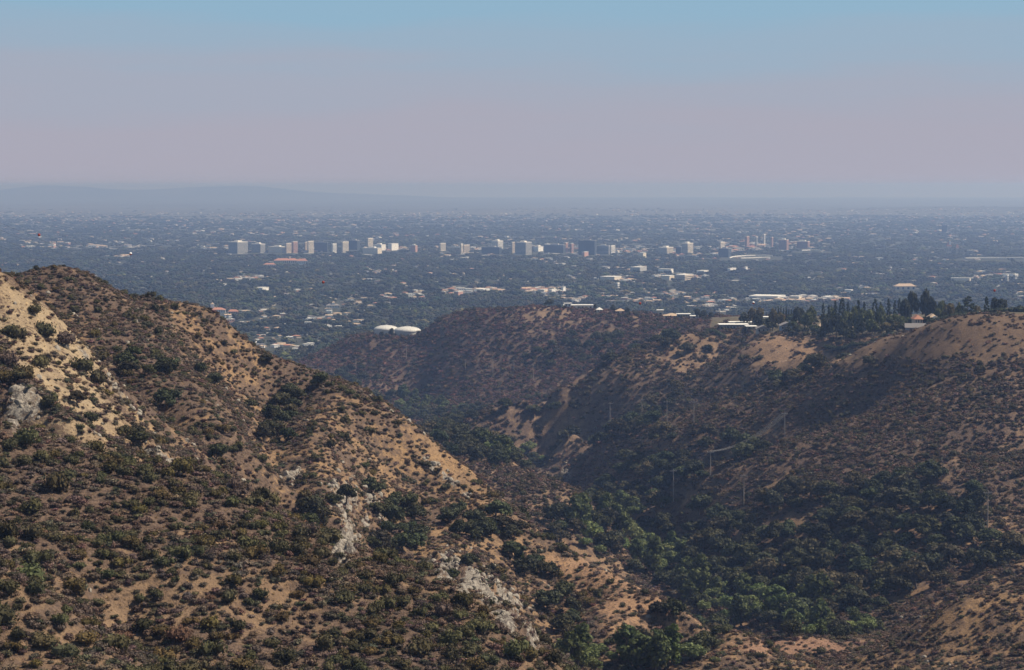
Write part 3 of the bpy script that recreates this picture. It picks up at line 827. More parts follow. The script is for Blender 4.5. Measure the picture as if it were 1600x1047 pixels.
# ------------------------------------------------------------------ trees of the canyon and slopes
TREES = [(1220, 895, 200, 70, 5, 1.0), (1400, 860, 110, 85, -30, 1.0), (1110, 850, 110, 34, 18, .9), (1310, 800, 110, 36, 0, .8), (1000, 800, 50, 22, 0, .8), (905, 832, 55, 26, 10, .8),
         (612, 832, 44, 46, 0, 1), (760, 830, 56, 24, 15, .8), (875, 958, 34, 46, 10, 1), (838, 896, 34, 16, 25, .9), (445, 640, 20, 36, 0, .8), (425, 700, 16, 30, 0, .4), (990, 1034, 140, 22, 0, .9), (1085, 1004, 44, 14, 0, .9),
         (730, 662, 60, 20, -20, .7), (840, 655, 90, 18, -15, .55), (880, 625, 50, 16, 0, .5), (1030, 745, 60, 28, 0, .85), (970, 785, 50, 20, 0, .9), (1110, 700, 90, 16, 8, .6), (790, 705, 100, 22, 5, .8), (860, 690, 40, 24, 0, .7),
         (1010, 650, 50, 16, -40, .7), (960, 680, 40, 12, -25, .7), (1050, 625, 30, 12, -40, .6), (650, 640, 80, 18, 5, .8), (560, 600, 50, 20, 0, .3), (1560, 870, 50, 40, 0, .5), (1520, 800, 40, 30, 0, .35), (1250, 585, 40, 14, -25, .5),
         (1340, 575, 20, 10, 0, .3), (930, 545, 60, 20, 0, .35), (870, 560, 50, 20, 0, .3), (1060, 545, 50, 14, 0, .35), (480, 820, 30, 14, 0, .8), (250, 600, 60, 26, 30, .18), (1540, 955, 60, 40, 0, .35), (1130, 945, 60, 30, 20, .8), (1290, 970, 90, 22, 0, .8)]
RIP = [(835, 716, 60, 9, 0), (960, 812, 40, 12, 0), (1150, 955, 80, 24, 16), (1290, 985, 76, 14, 0), (650, 636, 70, 8, 3), (1000, 858, 90, 16, 12), (925, 850, 40, 22, 0), (1000, 1040, 130, 14, 0), (1040, 890, 60, 20, 20), (1230, 945, 60, 14, 10)]
def mask_list(px, py, L_, Y):
    m = np.zeros_like(px)
    for r in L_: m = np.maximum(m, (r[5] if len(r) > 5 else 1.0) * ell(px, py, *r[:5], 0.3) * (Y > (1000 if r[1] < 760 and r[0] > 520 else 740 if r[0] > 895 and r[1] < 960 else 0)))
    return m
cand = [rand_ground(380, 1300, 1 / 22, margin=2, top=4, seed=11), rand_ground(1300, 2250, 1 / 60, margin=2, top=4, seed=12)]
X, Y, Z, px, py = [np.concatenate(a_) for a_ in zip(*cand)]
r = np.random.default_rng(13)
wt = mask_list(px, py, TREES, Y); wr = mask_list(px, py, RIP, Y)
ok = (r.random(len(X)) < wt * (0.75 + .6 * fbm(X, Y, 35, 2, 90)))
ok |= (r.random(len(X)) < wr)
X, Y, Z, px, py, wr = [a_[ok] for a_ in (X, Y, Z, px, py, wr)]
sz = r.uniform(5.0, 10.5, len(X)) * np.where(Y < 740, 0.60, 1.0) * np.where(wr > .5, 0.95, 1)
k = thin(X, Y, sz * 0.78, 5)
X, Y, Z, px, py, wr, sz = [a_[k] for a_ in (X, Y, Z, px, py, wr, sz)]
isr = r.random(len(X)) < wr * 0.85
# single trees the photograph shows standing by themselves
SOLO = [(262, 640, 5.5), (335, 606, 4.2), (392, 640, 4), (500, 606, 5), (120, 633, 3.2), (580, 778, 6.0), (541, 785, 4.5), (497, 828, 6.0), (218, 697, 3.6), (338, 722, 4.0), (748, 842, 6.5), (720, 838, 5), (785, 830, 5.5), (1053, 968, 5.5),
        (735, 886, 4), (690, 905, 3.2), (708, 905, 3), (430, 660, 4), (452, 690, 4.2), (310, 585, 3.8), (415, 570, 4), (455, 622, 5), (835, 890, 5), (640, 800, 5), (525, 790, 3.5), (800, 872, 6), (1025, 965, 4), (120, 755, 2.6)]
SX = [ground_at(a_, b_, 365) for a_, b_, _ in SOLO]
nS = len(SOLO)
X = np.r_[X, [s[0] for s in SX]]; Y = np.r_[Y, [s[1] for s in SX]]; Z = np.r_[Z, [s[2] for s in SX]]; sz = np.r_[sz, [s[2] for s in SOLO]]; isr = np.r_[isr, np.zeros(nS, bool)]
px, py = project(X, Y, Z)
TREE_XY = np.c_[X, Y, sz]
o_ = ~isr
scl = np.c_[sz * r.uniform(.95, 1.3, len(sz)), sz * r.uniform(.95, 1.3, len(sz)), sz * r.uniform(.85, 1.15, len(sz))]
tn = tints(len(sz), (1, 1, 1), .16, 31, .08)
isg = r.random(len(sz)) < 0.07; tn[isg] = np.array([1.7, 1.35, 1.5])        # a few grey half-dead crowns
rest = place_individuals('oak', 'oak_tree', 'oak tree', 'dark oaks in the canyon and gullies', OAKS_ME, X[o_], Y[o_], Z[o_], scl[o_], tn[o_], 300, {'tone': ('blackish', 'dark green', 'greyish'), 'noun': 'oak tree'}, True, 3, 0.06)
gn_stuff('oak_woodland', 'dark oak woodland filling the canyon and farther gullies', X[o_][rest], Y[o_][rest], Z[o_][rest] - .06 * sz[o_][rest], scl[o_][rest], tn[o_][rest], protos['oak'], 3)
tall = r.random(len(sz)) < .35
for nm, sel, me_, gp, nn_ in (('riverside_tree', isr & ~tall, RIP_ME, 'bright green trees along the stream', 'riverside tree'), ('eucalyptus_tree', isr & tall, EUC_ME, 'tall airy trees along the stream', 'slender tree')):
    s2 = scl[sel] * (np.array([1.5, 1.5, 1.7]) if 'euc' in nm else 1.0)
    rest = place_individuals(nm, nm, 'tree', gp, me_, X[sel], Y[sel], Z[sel], s2, tn[sel] ** .5 * (0.8 if 'euc' in nm else 1.2), 150, {'tone': ('mid green', 'fresh green', 'light green'), 'noun': nn_}, True, 4, 0.06)
    if len(rest): gn_stuff(nm + 's_mass', 'green streamside trees massed along the farther canyon floor', X[sel][rest], Y[sel][rest], Z[sel][rest], s2[rest], tn[sel][rest], protos[nm], 5)

def near_tree(X, Y):
    m = np.zeros(len(X), bool)
    for a_ in range(0, len(X), 4000):
        s_ = slice(a_, a_ + 4000)
        d2 = (X[s_, None] - TREE_XY[None, :, 0]) ** 2 + (Y[s_, None] - TREE_XY[None, :, 1]) ** 2
        m[s_] = (d2 < (TREE_XY[None, :, 2] * .35) ** 2).any(1)
    return m

# ------------------------------------------------------------------ green and dry shrubs, low scrub, grass, rocks
def cov_at(X, Y): return gsample(COV, X, Y)
def rock_at(X, Y): return gsample(RMK, X, Y)
def collect(zones, seed):
    """zones: (near, far, per m2, size lo, size hi)"""
    res = []
    for n_, (d0, d1, dens, s0, s1) in enumerate(zones):
        X, Y, Z, px, py = rand_ground(d0, d1, dens, margin=1.5 + d0 * .002, top=s1 * .6, seed=seed + n_)
        if seed < 850:
            k_ = (mesa(px, py, X, Y) < .5) | (np.random.default_rng(seed).random(len(X)) < .06); X, Y, Z, px, py = X[k_], Y[k_], Z[k_], px[k_], py[k_]
        s_ = np.random.default_rng(seed + 50 + n_).beta(1.6, 2.6, len(X)) * (s1 - s0) + s0
        res.append((X, Y, Z, px, py, s_))
    return [np.concatenate(a_) for a_ in zip(*res)]
# green shrubs: chamise, laurel sumac
X, Y, Z, px, py, s_ = collect([(215, 420, 1 / 5, .7, 2.9), (400, 730, 1 / 16, .8, 2.6), (700, 1320, 1 / 22, 1.2, 3.0), (1300, 2300, 1 / 32, 1.5, 4.2)], 600)
r = np.random.default_rng(21)
cv = cov_at(X, Y); g_ = 0.5 + 0.8 * fbm(X, Y, 30, 3, 95)
g_ = np.where(Y < 400, g_ - .02 + .20 * sstep(740, 880, py), g_) + np.where((Y > 420) & (Y < 730), -.25, 0) + np.where(Y > 1300, .2, 0) + 0.3 * ell(px, py, 650, 560, 170, 60) * (Y > 1700)
ok = (r.random(len(X)) < np.clip(g_, 0, 1) * sstep(.12, .5, cv)) & (rock_at(X, Y) < .55)
X, Y, Z, px, py, s_ = [a_[ok] for a_ in (X, Y, Z, px, py, s_)]
k = thin(X, Y, s_ * 1.25, 6); X, Y, Z, px, py, s_ = [a_[k] for a_ in (X, Y, Z, px, py, s_)]
ok = ~near_tree(X, Y); X, Y, Z, px, py, s_ = [a_[ok] for a_ in (X, Y, Z, px, py, s_)]
SH = [(32, 530, 3.0), (60, 575, 1.8), (40, 592, 2.4), (65, 574, 2.2), (100, 540, 3.0), (75, 525, 2.6), (55, 490, 2), (15, 520, 2), (12, 570, 2.6), (130, 585, 3), (60, 610, 1.6), (75, 635, 2), (85, 625, 1.6), (150, 600, 2.6), (165, 560, 2.2), (115, 715, 2), (140, 660, 2), (195, 680, 2), (240, 640, 2), (200, 590, 2)]
g3 = [ground_at(a_, b_, 365) for a_, b_, _ in SH]
X = np.r_[X, [q_[0] for q_ in g3]]; Y = np.r_[Y, [q_[1] for q_ in g3]]; Z = np.r_[Z, [q_[2] for q_ in g3]]; s_ = np.r_[s_, [q_[2] for q_ in SH]]
n = len(X); scl = np.c_[s_ * r.uniform(.9, 1.2, n), s_ * r.uniform(.9, 1.2, n), s_ * r.uniform(.95, 1.5, n)]
tn = tints(n, (1, 1, 1), .22, 33, .05)
tn[Y > 700] *= np.array([.85, .80, .95])
tn[r.random(n) < .06] = np.array([1.5, 1.15, 2.0]); olive = r.random(n) < .3; tn[olive] *= np.array([1.25, 1.0, .8])
print('green', n)
rest = place_individuals('green', 'green_shrub', 'shrub', 'green chaparral shrubs', GREEN_ME, X, Y, Z - .1, scl, tn, 300, {'tone': ('dark green', 'olive green', 'light olive'), 'noun': 'rounded shrub'}, False, 7)
gn_stuff('green_chaparral', 'green chaparral shrubs spread thickly over all the slopes', X[rest], Y[rest], Z[rest] - .1, scl[rest], tn[rest], protos['green'], 7)
GREEN_XY = (X, Y, s_)
# dry brown and grey shrubs
X, Y, Z, px, py, s_ = collect([(215, 420, 1 / 1.3, .45, 1.5), (400, 730, 1 / 2.4, .5, 1.6), (700, 1320, 1 / 3.8, .8, 2.2), (1300, 2300, 1 / 13, 1.4, 3.4)], 700)
r = np.random.default_rng(22)
cv = cov_at(X, Y)
ok = (r.random(len(X)) < np.clip(sstep(.10, .62, cv) + np.where(Y < 730, .38, .16), 0, 1)) & (rock_at(X, Y) < .6 + .4 * r.random(len(X)))
X, Y, Z, px, py, s_, cv = [a_[ok] for a_ in (X, Y, Z, px, py, s_, cv)]
n = len(X); scl = np.c_[s_ * r.uniform(.85, 1.25, n), s_ * r.uniform(.85, 1.25, n), s_ * r.uniform(.7, 1.1, n)]
tn = tints(n, (1, 1, 1), .22, 34, .07)
gy_ = 0.5 + .7 * fbm(X, Y, 24, 2, 97)
tn = tn * (1 - .45 * np.clip(gy_, 0, 1)[:, None] * (1 - np.array([.95, 1.0, 1.08])) * 4)
tn[Y > 700] *= np.array([.95, .90, .86]); tn[Y > 1700] *= np.array([1.15, .92, 1.05])
gr2 = (r.random(n) < .22); tn[gr2] *= np.array([.62, .78, .62])
print('dry', n)
rest = place_individuals('dry', 'dry_shrub', 'shrub', 'dry twiggy shrubs', DRY_ME, X, Y, Z - .05, scl, tn, 300, {'tone': ('dark brown', 'dry brown', 'greyish brown'), 'noun': 'twiggy shrub'}, False, 8)
nearer = Y[rest] < 760
gn_stuff('dry_chaparral', 'dry brown and grey scrub carpeting the nearer slopes', X[rest][nearer], Y[rest][nearer], Z[rest][nearer] - .05, scl[rest][nearer], tn[rest][nearer], protos['dry'], 8)
# the far carpet borrows a leaner shape that stands as scrub on the far slope itself
fi = rest[~nearer]
first = []
for v in range(len(SCRUB_ME)):
    k = fi[v * 7]
    o = bpy.data.objects.new('low_scrub', SCRUB_ME[v]); COL.objects.link(o); o.location = (X[k], Y[k], Z[k]); o.scale = scl[k]; o['tint'] = [float(c_) for c_ in tn[k]]
    tag(o, 'dry dark scrub on the right mountainside', kind='stuff'); first.append(o)
gn_stuff('far_chaparral', 'dark dry scrub covering the right mountainside and far hill', X[fi], Y[fi], Z[fi] - .05, scl[fi], tn[fi], first, 9)
# grass tufts
X, Y, Z, px, py, s_ = collect([(215, 420, 1 / 1.3, .18, .5), (400, 730, 1 / 2.2, .2, .6)], 800)
r = np.random.default_rng(23); cv = cov_at(X, Y)
ok = (r.random(len(X)) < 1.0 - .75 * cv) & (rock_at(X, Y) < .6)
X, Y, Z, s_ = [a_[ok] for a_ in (X, Y, Z, s_)]; n = len(X)
tn = tints(n, (1, 1, 1), .2, 35, .05); tf = []
for v in range(3):
    o = bpy.data.objects.new('dry_grass', TUFT_ME[v]); COL.objects.link(o); o.location = (X[v], Y[v], Z[v]); o.scale = (.5, .5, .5); o['tint'] = [1., 1., 1.]
    tag(o, 'tuft of dry golden grass', kind='stuff'); tf.append(o)
gn_stuff('dry_grass', 'dry golden grass between the shrubs on the near slopes', X, Y, Z, np.c_[s_ * 1.2, s_ * 1.2, s_], tn, tf, 10)
print('grass', n)
# rocks
X, Y, Z, px, py, s_ = collect([(215, 420, 1 / 2.5, .1, .7), (400, 730, 1 / 2.0, .15, 1.5), (700, 1600, 1 / 20, .3, 1.3)], 900)
r = np.random.default_rng(24); rk = rock_at(X, Y)
ok = (r.random(len(X)) < rk * .8 + .012)
X, Y, Z, s_ = [a_[ok] for a_ in (X, Y, Z, s_)]; n = len(X)
scl = np.c_[s_ * r.uniform(.7, 1.3, n), s_ * r.uniform(.7, 1.3, n), s_ * r.uniform(.6, 1.3, n)]; tn = np.ones((n, 3))
rest = place_individuals('rock', 'rock', 'rock', 'pale rocks of the crags', ROCK_ME, X, Y, Z, scl, tn, 120, {'tone': ('pale', 'pale', 'pale'), 'noun': 'angular rock'}, False, 12, 0.2, .5)
gn_stuff('rubble', 'pale broken rock and rubble on the crags', X[rest], Y[rest], Z[rest], scl[rest], tn[rest], protos['rock'], 12, tilt=.6)
print('rocks', n)

# ------------------------------------------------------------------ water tanks on the far hill
M_tank = plain_mat('pale tank paint', (0.50, 0.48, 0.44), 0.6, 0.3, .06, .3)
M_tankroof = plain_mat('light tank roof', (0.56, 0.54, 0.49), 0.6, 0.3, .05, .3)
M_white = plain_mat('white stucco', (0.78, 0.75, 0.70), 0.8, .2, .06)
M_cream = plain_mat('cream stucco', (0.66, 0.58, 0.46), 0.85, .2, .08)
M_buff = plain_mat('buff stone', (0.55, 0.45, 0.34), 0.85, .2, .1)
M_pink = plain_mat('pink brick', (0.48, 0.28, 0.22), 0.85, .2, .1)
M_grey = plain_mat('grey concrete', (0.40, 0.39, 0.37), 0.85, .2, .1)
M_dark = plain_mat('dark glass facade', (0.07, 0.08, 0.09), 0.4, .4, .1)
M_glass = plain_mat('window glass', (0.05, 0.06, 0.07), 0.25, .5, .1)
M_tile = plain_mat('red tile roof', (0.42, 0.20, 0.13), 0.85, .2, .15)
M_tanroof = plain_mat('tan shingle roof', (0.47, 0.35, 0.24), 0.9, .1, .12)
M_greyroof = plain_mat('grey shingle roof', (0.24, 0.22, 0.21), 0.9, .1, .12)
M_whiteroof = plain_mat('white gravel roof', (0.70, 0.67, 0.61), 0.9, .1, .08)
M_blue = plain_mat('blue grey boards', (0.22, 0.27, 0.33), 0.8, .2, .08)
M_orange = plain_mat('terracotta stucco', (0.55, 0.28, 0.15), 0.85, .2, .08)
M_cable = plain_mat('dark steel cable', (0.06, 0.06, 0.065), 0.7, 0.2)
M_red = plain_mat('marker red', (0.30, 0.05, 0.03), 0.6, .3)
WALLS = {'white': M_white, 'cream': M_cream, 'buff': M_buff, 'pink': M_pink, 'grey': M_grey, 'dark': M_dark, 'blue': M_blue, 'orange': M_orange}

for (cx, r_, D, yt, lab) in ((603.5, 12.0, 2225, 508, 'left of the two white domed water tanks below the far hill crest'), (636.5, 12.9, 2205, 510, 'right white domed water tank, slightly nearer, on the far hill')):
    t_, s_ = slopes(cx, yt); X0 = t_ * D; zt = s_ * D; zb = float(height(X0, D)) - .4
    zt = max(zt, zb + 9)
    root = empty('water_tank', (X0, D, zb)); tag(root, lab, 'water tank', 'white domed water tanks')
    h = zt - zb; rise = 4.6
    m = MB(); m.lathe([(r_, -2), (r_, h - rise)], 40); m.obj('wall', M_tank, root)
    m = MB(); m.lathe([(r_ + .5, h - rise), (r_ + .5, h - rise + .35)] + [((r_ + .5) * math.cos(a_), h - rise + .35 + (rise - .35) * math.sin(a_)) for a_ in (.25, .5, .8, 1.1, 1.35, 1.5)], 40)
    rf_ = m.obj('roof', M_tankroof, root)
    m = MB(); m.tube((0, 0, h - .05), (0, 0, h + .7), .9, .9, 10); m.obj('vent', M_grey, rf_)
    for q_ in range(20):
        a_ = q_ * 2 * math.pi / 20; m = MB()
        prev = None
        for b_ in (0.05, .4, .8, 1.3):
            p_ = ((r_ + .55) * math.cos(b_) * math.cos(a_), (r_ + .55) * math.cos(b_) * math.sin(a_), h - rise + .42 + (rise - .35) * math.sin(b_))
            if prev: m.tube(prev, p_, .07, .07, 3)
            prev = p_
        m.obj('roof_rib', M_grey, rf_)
    m = MB(); m.tube((-r_ * .2, -r_ - .35, 0), (-r_ * .2, -r_ - .35, h - rise + .6), .12); m.tube((-r_ * .2 + .5, -r_ - .35, 0), (-r_ * .2 + .5, -r_ - .35, h - rise + .6), .12); m.obj('ladder', M_grey, root)

def crown_tree(meshes, name, cat, label, X0, D, ytop, wpx, group=None, v=0, tint=(1, 1, 1), hmin=3.0, rz=None):
    z = float(height(X0, D)); s_ = slopes(800, ytop)[1]; h = min(28.0, max(hmin, s_ * D - z))
    cme, tme = meshes[v % len(meshes)]
    root = empty(name, (X0, D, z - .1)); root.rotation_euler = (0, 0, random.uniform(0, 6.28) if rz is None else rz)
    base_w = {'cypress_tree': .11, 'pine_tree': .62}.get(name, 1.0); base_h = .93 if name in ('cypress_tree', 'pine_tree') else .85
    w = wpx * D / F * (1.3 if name == 'pine_tree' else 1.0)
    root.scale = (w / base_w, w / base_w, h / base_h)
    for nm, me_ in (('crown', cme), ('trunk', tme)):
        o = bpy.data.objects.new(nm, me_); COL.objects.link(o); o.parent = root; o['tint'] = [float(c_) for c_ in tint]
    tag(root, label, cat, group); return root
def atx(px, D): return slopes(px, 500)[0] * D

crown_tree(OAKS_ME, 'oak_tree', 'oak tree', 'small dark tree standing in front of the gap between the water tanks', atx(612, 2180), 2180, 514, 9, v=1)
crown_tree(OAKS_ME, 'oak_tree', 'oak tree', 'low dark bush tree before the left water tank', atx(596, 2185), 2185, 519, 8, v=2)

# ------------------------------------------------------------------ mesa: houses and garden trees along the rim
def house(label, x0, x1, D, ytop, wall, roof, kind='hip', depth=9.0, wallh=2.9, wins=4, rz=0.0, zoff=0.0, chimney=False, cat='house', glassy=False, name='house'):
    xc = (x0 + x1) / 2; need = wallh + (2.4 if kind != 'flat' else .6)
    # stand the house where its roof line meets the line of sight and the ground its footings
    D = min((abs(float(height(atx(xc, d_), d_)) + need - slopes(800, ytop)[1] * d_) + abs(d_ - D) * .012, d_) for d_ in (np.arange(D - 160, D + 161, 5.0) if x0 < 1490 else [D]))[1]
    D = float(D); X0 = atx(xc, D); w = (x1 - x0) * D / F; z = float(height(X0, D))
    s_ = slopes(800, ytop)[1]; top = min(s_ * D - z, need + (1.4 if x0 < 1490 else 4.0)); top = max(top, need - .5)
    root = empty(name, (X0, D, z), rz); tag(root, label, cat)
    base = max(0.0, top - wallh - (2.2 if kind != 'flat' else .5)) + zoff
    W, Dp = w / 2, depth / 2
    m = MB(); m.box(-W, W, -Dp, Dp, -4, base + wallh); m.obj('wall', wall, root)
    m = MB()
    if kind == 'flat': m.box(-W - .7, W + .7, -Dp - .9, Dp + .7, base + wallh, base + wallh + .45)
    else: m.hip(-W, W, -Dp, Dp, base + wallh, max(top, base + wallh + 1.2), gable=(kind == 'gable'), eave=.7)
    rf_ = m.obj('roof', roof, root)
    if chimney: m = MB(); m.box(W * .3, W * .3 + 1.0, -.5, .5, base + wallh, top + .9); m.obj('chimney', wall, rf_)
    n = wins; pw = 2 * W / n
    for k in range(n):
        g = .12 if glassy else .28
        a_, b_ = -W + pw * (k + g), -W + pw * (k + 1 - g)
        m = MB(); m.box(a_ - .12, b_ + .12, -Dp - .10, -Dp - .003, base + (.15 if glassy else .8) - .12, base + 2.4 + .12); fr = m.obj('window', M_white, root)
        m = MB(); m.box(a_, b_, -Dp - .14, -Dp - .103, base + (.15 if glassy else .8), base + 2.4); m.obj('pane', M_glass, fr)
    return root
house('long low white house with a flat roof on the far hill crest', 881, 926, 2090, 476, M_white, M_whiteroof, 'flat', 12, 3.4, 7)
house('small upper storey block of white walls at the left of the crest', 882, 892, 2096, 473.5, M_white, M_whiteroof, 'flat', 7, 3, 2)
house('small pale house on the crest just right of the long white house', 932, 941, 2070, 480, M_cream, M_whiteroof, 'hip', 7, 2.6, 2)
house('tiny cream house beside the crest trees, farther right', 962, 976, 2040, 482, M_cream, M_tanroof, 'hip', 7, 2.6, 2)
house('cream cube house with one dark window at the crest end', 1027, 1036, 2000, 484, M_cream, M_whiteroof, 'flat', 8, 4.5, 1)
house('long tan roofed house on the mesa rim, leftmost there', 1037, 1062, 1960, 489, M_cream, M_tanroof, 'hip', 14, 2.6, 4)
house('dark glazed pavilion with a thin white roof beside the tan roof', 1058, 1078, 1930, 490, M_blue, M_whiteroof, 'flat', 9, 3.0, 5, glassy=True)
house('grey blue garage block right of the dark glazed pavilion', 1079, 1098, 1925, 493, M_grey, M_whiteroof, 'flat', 9, 2.8, 2)
house('wide modern house with white flat roof and dark glass wall', 1124, 1168, 1540, 506, M_dark, M_whiteroof, 'flat', 13, 3.2, 9, glassy=True)
house('pale flat roofed wing rising behind the wide modern house', 1140, 1182, 1575, 502.5, M_cream, M_whiteroof, 'flat', 10, 3.2, 5)
house('sunlit cream annex at the right end of the modern house', 1166, 1181, 1530, 509, M_cream, M_whiteroof, 'flat', 10, 2.6, 2)
house('grey house with a low grey roof below the round trees', 1182, 1202, 1500, 508, M_grey, M_greyroof, 'gable', 9, 2.7, 3)
house('house with red door and pale eaves among dark trees', 1196, 1206, 1525, 497, M_pink, M_tanroof, 'hip', 9, 2.7, 2)
house('white block with flat roof above the grey house', 1193, 1203, 1640, 491, M_white, M_whiteroof, 'flat', 9, 3, 2)
house('dark house with broad grey gable and chimney below the cypresses', 1219, 1240, 1440, 503, M_blue, M_greyroof, 'gable', 11, 3.0, 4, chimney=True)
house('terracotta walled house between dark trees on the mesa', 1277, 1286, 1400, 504.5, M_orange, M_tanroof, 'hip', 8, 3.0, 2)
house('low house with flat tan roof under the tall mesa trees', 1328, 1346, 1330, 511, M_buff, M_tanroof, 'flat', 9, 2.6, 3)
house('small white house glimpsed behind the middle mesa trees', 1386, 1394, 1400, 487, M_white, M_whiteroof, 'flat', 8, 2.6, 2)
house('brown roofed house half hidden by trees at mesa right', 1427, 1439, 1330, 485, M_buff, M_tile, 'hip', 9, 2.7, 3)
house('tan roofed house above the long lawn at mesa right', 1450, 1463, 1310, 482.5, M_cream, M_tanroof, 'hip', 9, 2.7, 3)
house('pink walled tall narrow house behind the blue gabled one', 1434, 1441, 1240, 494, M_pink, M_tanroof, 'hip', 7, 4.0, 1)
house('house with white fascia and dark glazing on the bank', 1448, 1468, 1230, 492.5, M_dark, M_whiteroof, 'gable', 9, 2.7, 5, glassy=True)
house('blue grey gabled house lowest on the mesa edge', 1428, 1440, 1170, 505, M_blue, M_greyroof, 'gable', 12, 3.2, 1, rz=1.45)
house('large sprawling house with sunlit tan hip roof on the right crest', 1512, 1556, 1172, 485.5, M_cream, M_tanroof, 'hip', 15, 2.4, 6, chimney=True)
house('low tan roofed wing before the conifer on the right crest', 1498, 1512, 1160, 489.5, M_cream, M_tanroof, 'hip', 10, 2.2, 2, rz=.3)
house('tan roofed house at the far right of the crest', 1569, 1587, 1172, 480.5, M_pink, M_tanroof, 'gable', 11, 2.8, 3)
# pale tower block seen beyond the mesa
X0 = atx(1129, 2600); zt_ = slopes(1129, 487)[1] * 2600; zb_ = float(height(X0, 2600))
root = empty('church_tower', (X0, 2600, zb_)); tag(root, 'cream church with a slim bell turret rising behind the mesa rim', 'church')
m = MB(); m.box(-3.6, 3.6, -4, 4, -3, zt_ - zb_); m.obj('wall', M_cream, root); m = MB(); m.box(-4.6, -2.6, -1.2, 1.2, zt_ - zb_ - .1, zt_ - zb_ + 3.2); m.obj('bell_turret', M_white, root)

conif, broad = [], []
CYPX = [(1212, 482), (1216, 481), (1220, 482), (1224, 484), (1228.5, 481), (1232.5, 485), (1236.5, 485), (1242, 488)]
for n_, (x, yt) in enumerate(CYPX):
    w_ = ['leftmost', 'second', 'third', 'fourth', 'fifth', 'sixth', 'seventh', 'rightmost'][n_]
    crown_tree(CYP_ME, 'cypress_tree', 'cypress', f'slim dark cypress, {w_} of the row of eight above the dark house', atx(x, 1500), 1500, yt, 3.0, 'cypresses standing in a row', tint=(.8, .8, .8))
PN = [(1286, 1390, 475, 9, 1, 'narrow dark conifer at the left end of the mesa grove'), (1295, 1400, 478, 8, 1, 'slimmer conifer just right of the leftmost in the grove'), (1305, 1370, 472, 12, 1, 'pointed conifer behind the terracotta house'),
      (1316, 1380, 468, 17, 0, 'tallest broad conifer in the middle of the mesa grove'), (1325, 1385, 473, 10, 1, 'conifer touching the right side of the tallest one'), (1341, 1360, 471, 12, 0, 'conifer standing right of the grove gap'),
      (1350, 1380, 473, 10, 1, 'pale trunked conifer over the flat tan roof'), (1367, 1350, 469, 13, 0, 'dark pyramid conifer with a clear peak mid mesa'), (1376, 1345, 474, 11, 1, 'shorter conifer on the right flank of the dark pyramid'), (1388, 1370, 469, 12, 1, 'pointed dark conifer left of the rounded pines'),
      (1398, 1370, 471, 10, 1, 'thin conifer between pointed and hazy ones'), (1405, 1400, 468, 12, 1, 'hazy conifer behind the small white house'), (1512, 1130, 464, 21, 2, 'big ragged pine beside the sprawling tan roofed house'), (1541, 1160, 465, 13, 1, 'lone slim pine with a sharp tip behind the tan roof'),
      (1390, 1330, 488, 9, 0, 'low dark conifer in front of the rounded pines')]
for n_, (x, D, yt, w, v, lab) in enumerate(PN): crown_tree(PINE_ME, 'pine_tree', 'pine tree', lab, atx(x, D), D, yt, w, v=v)
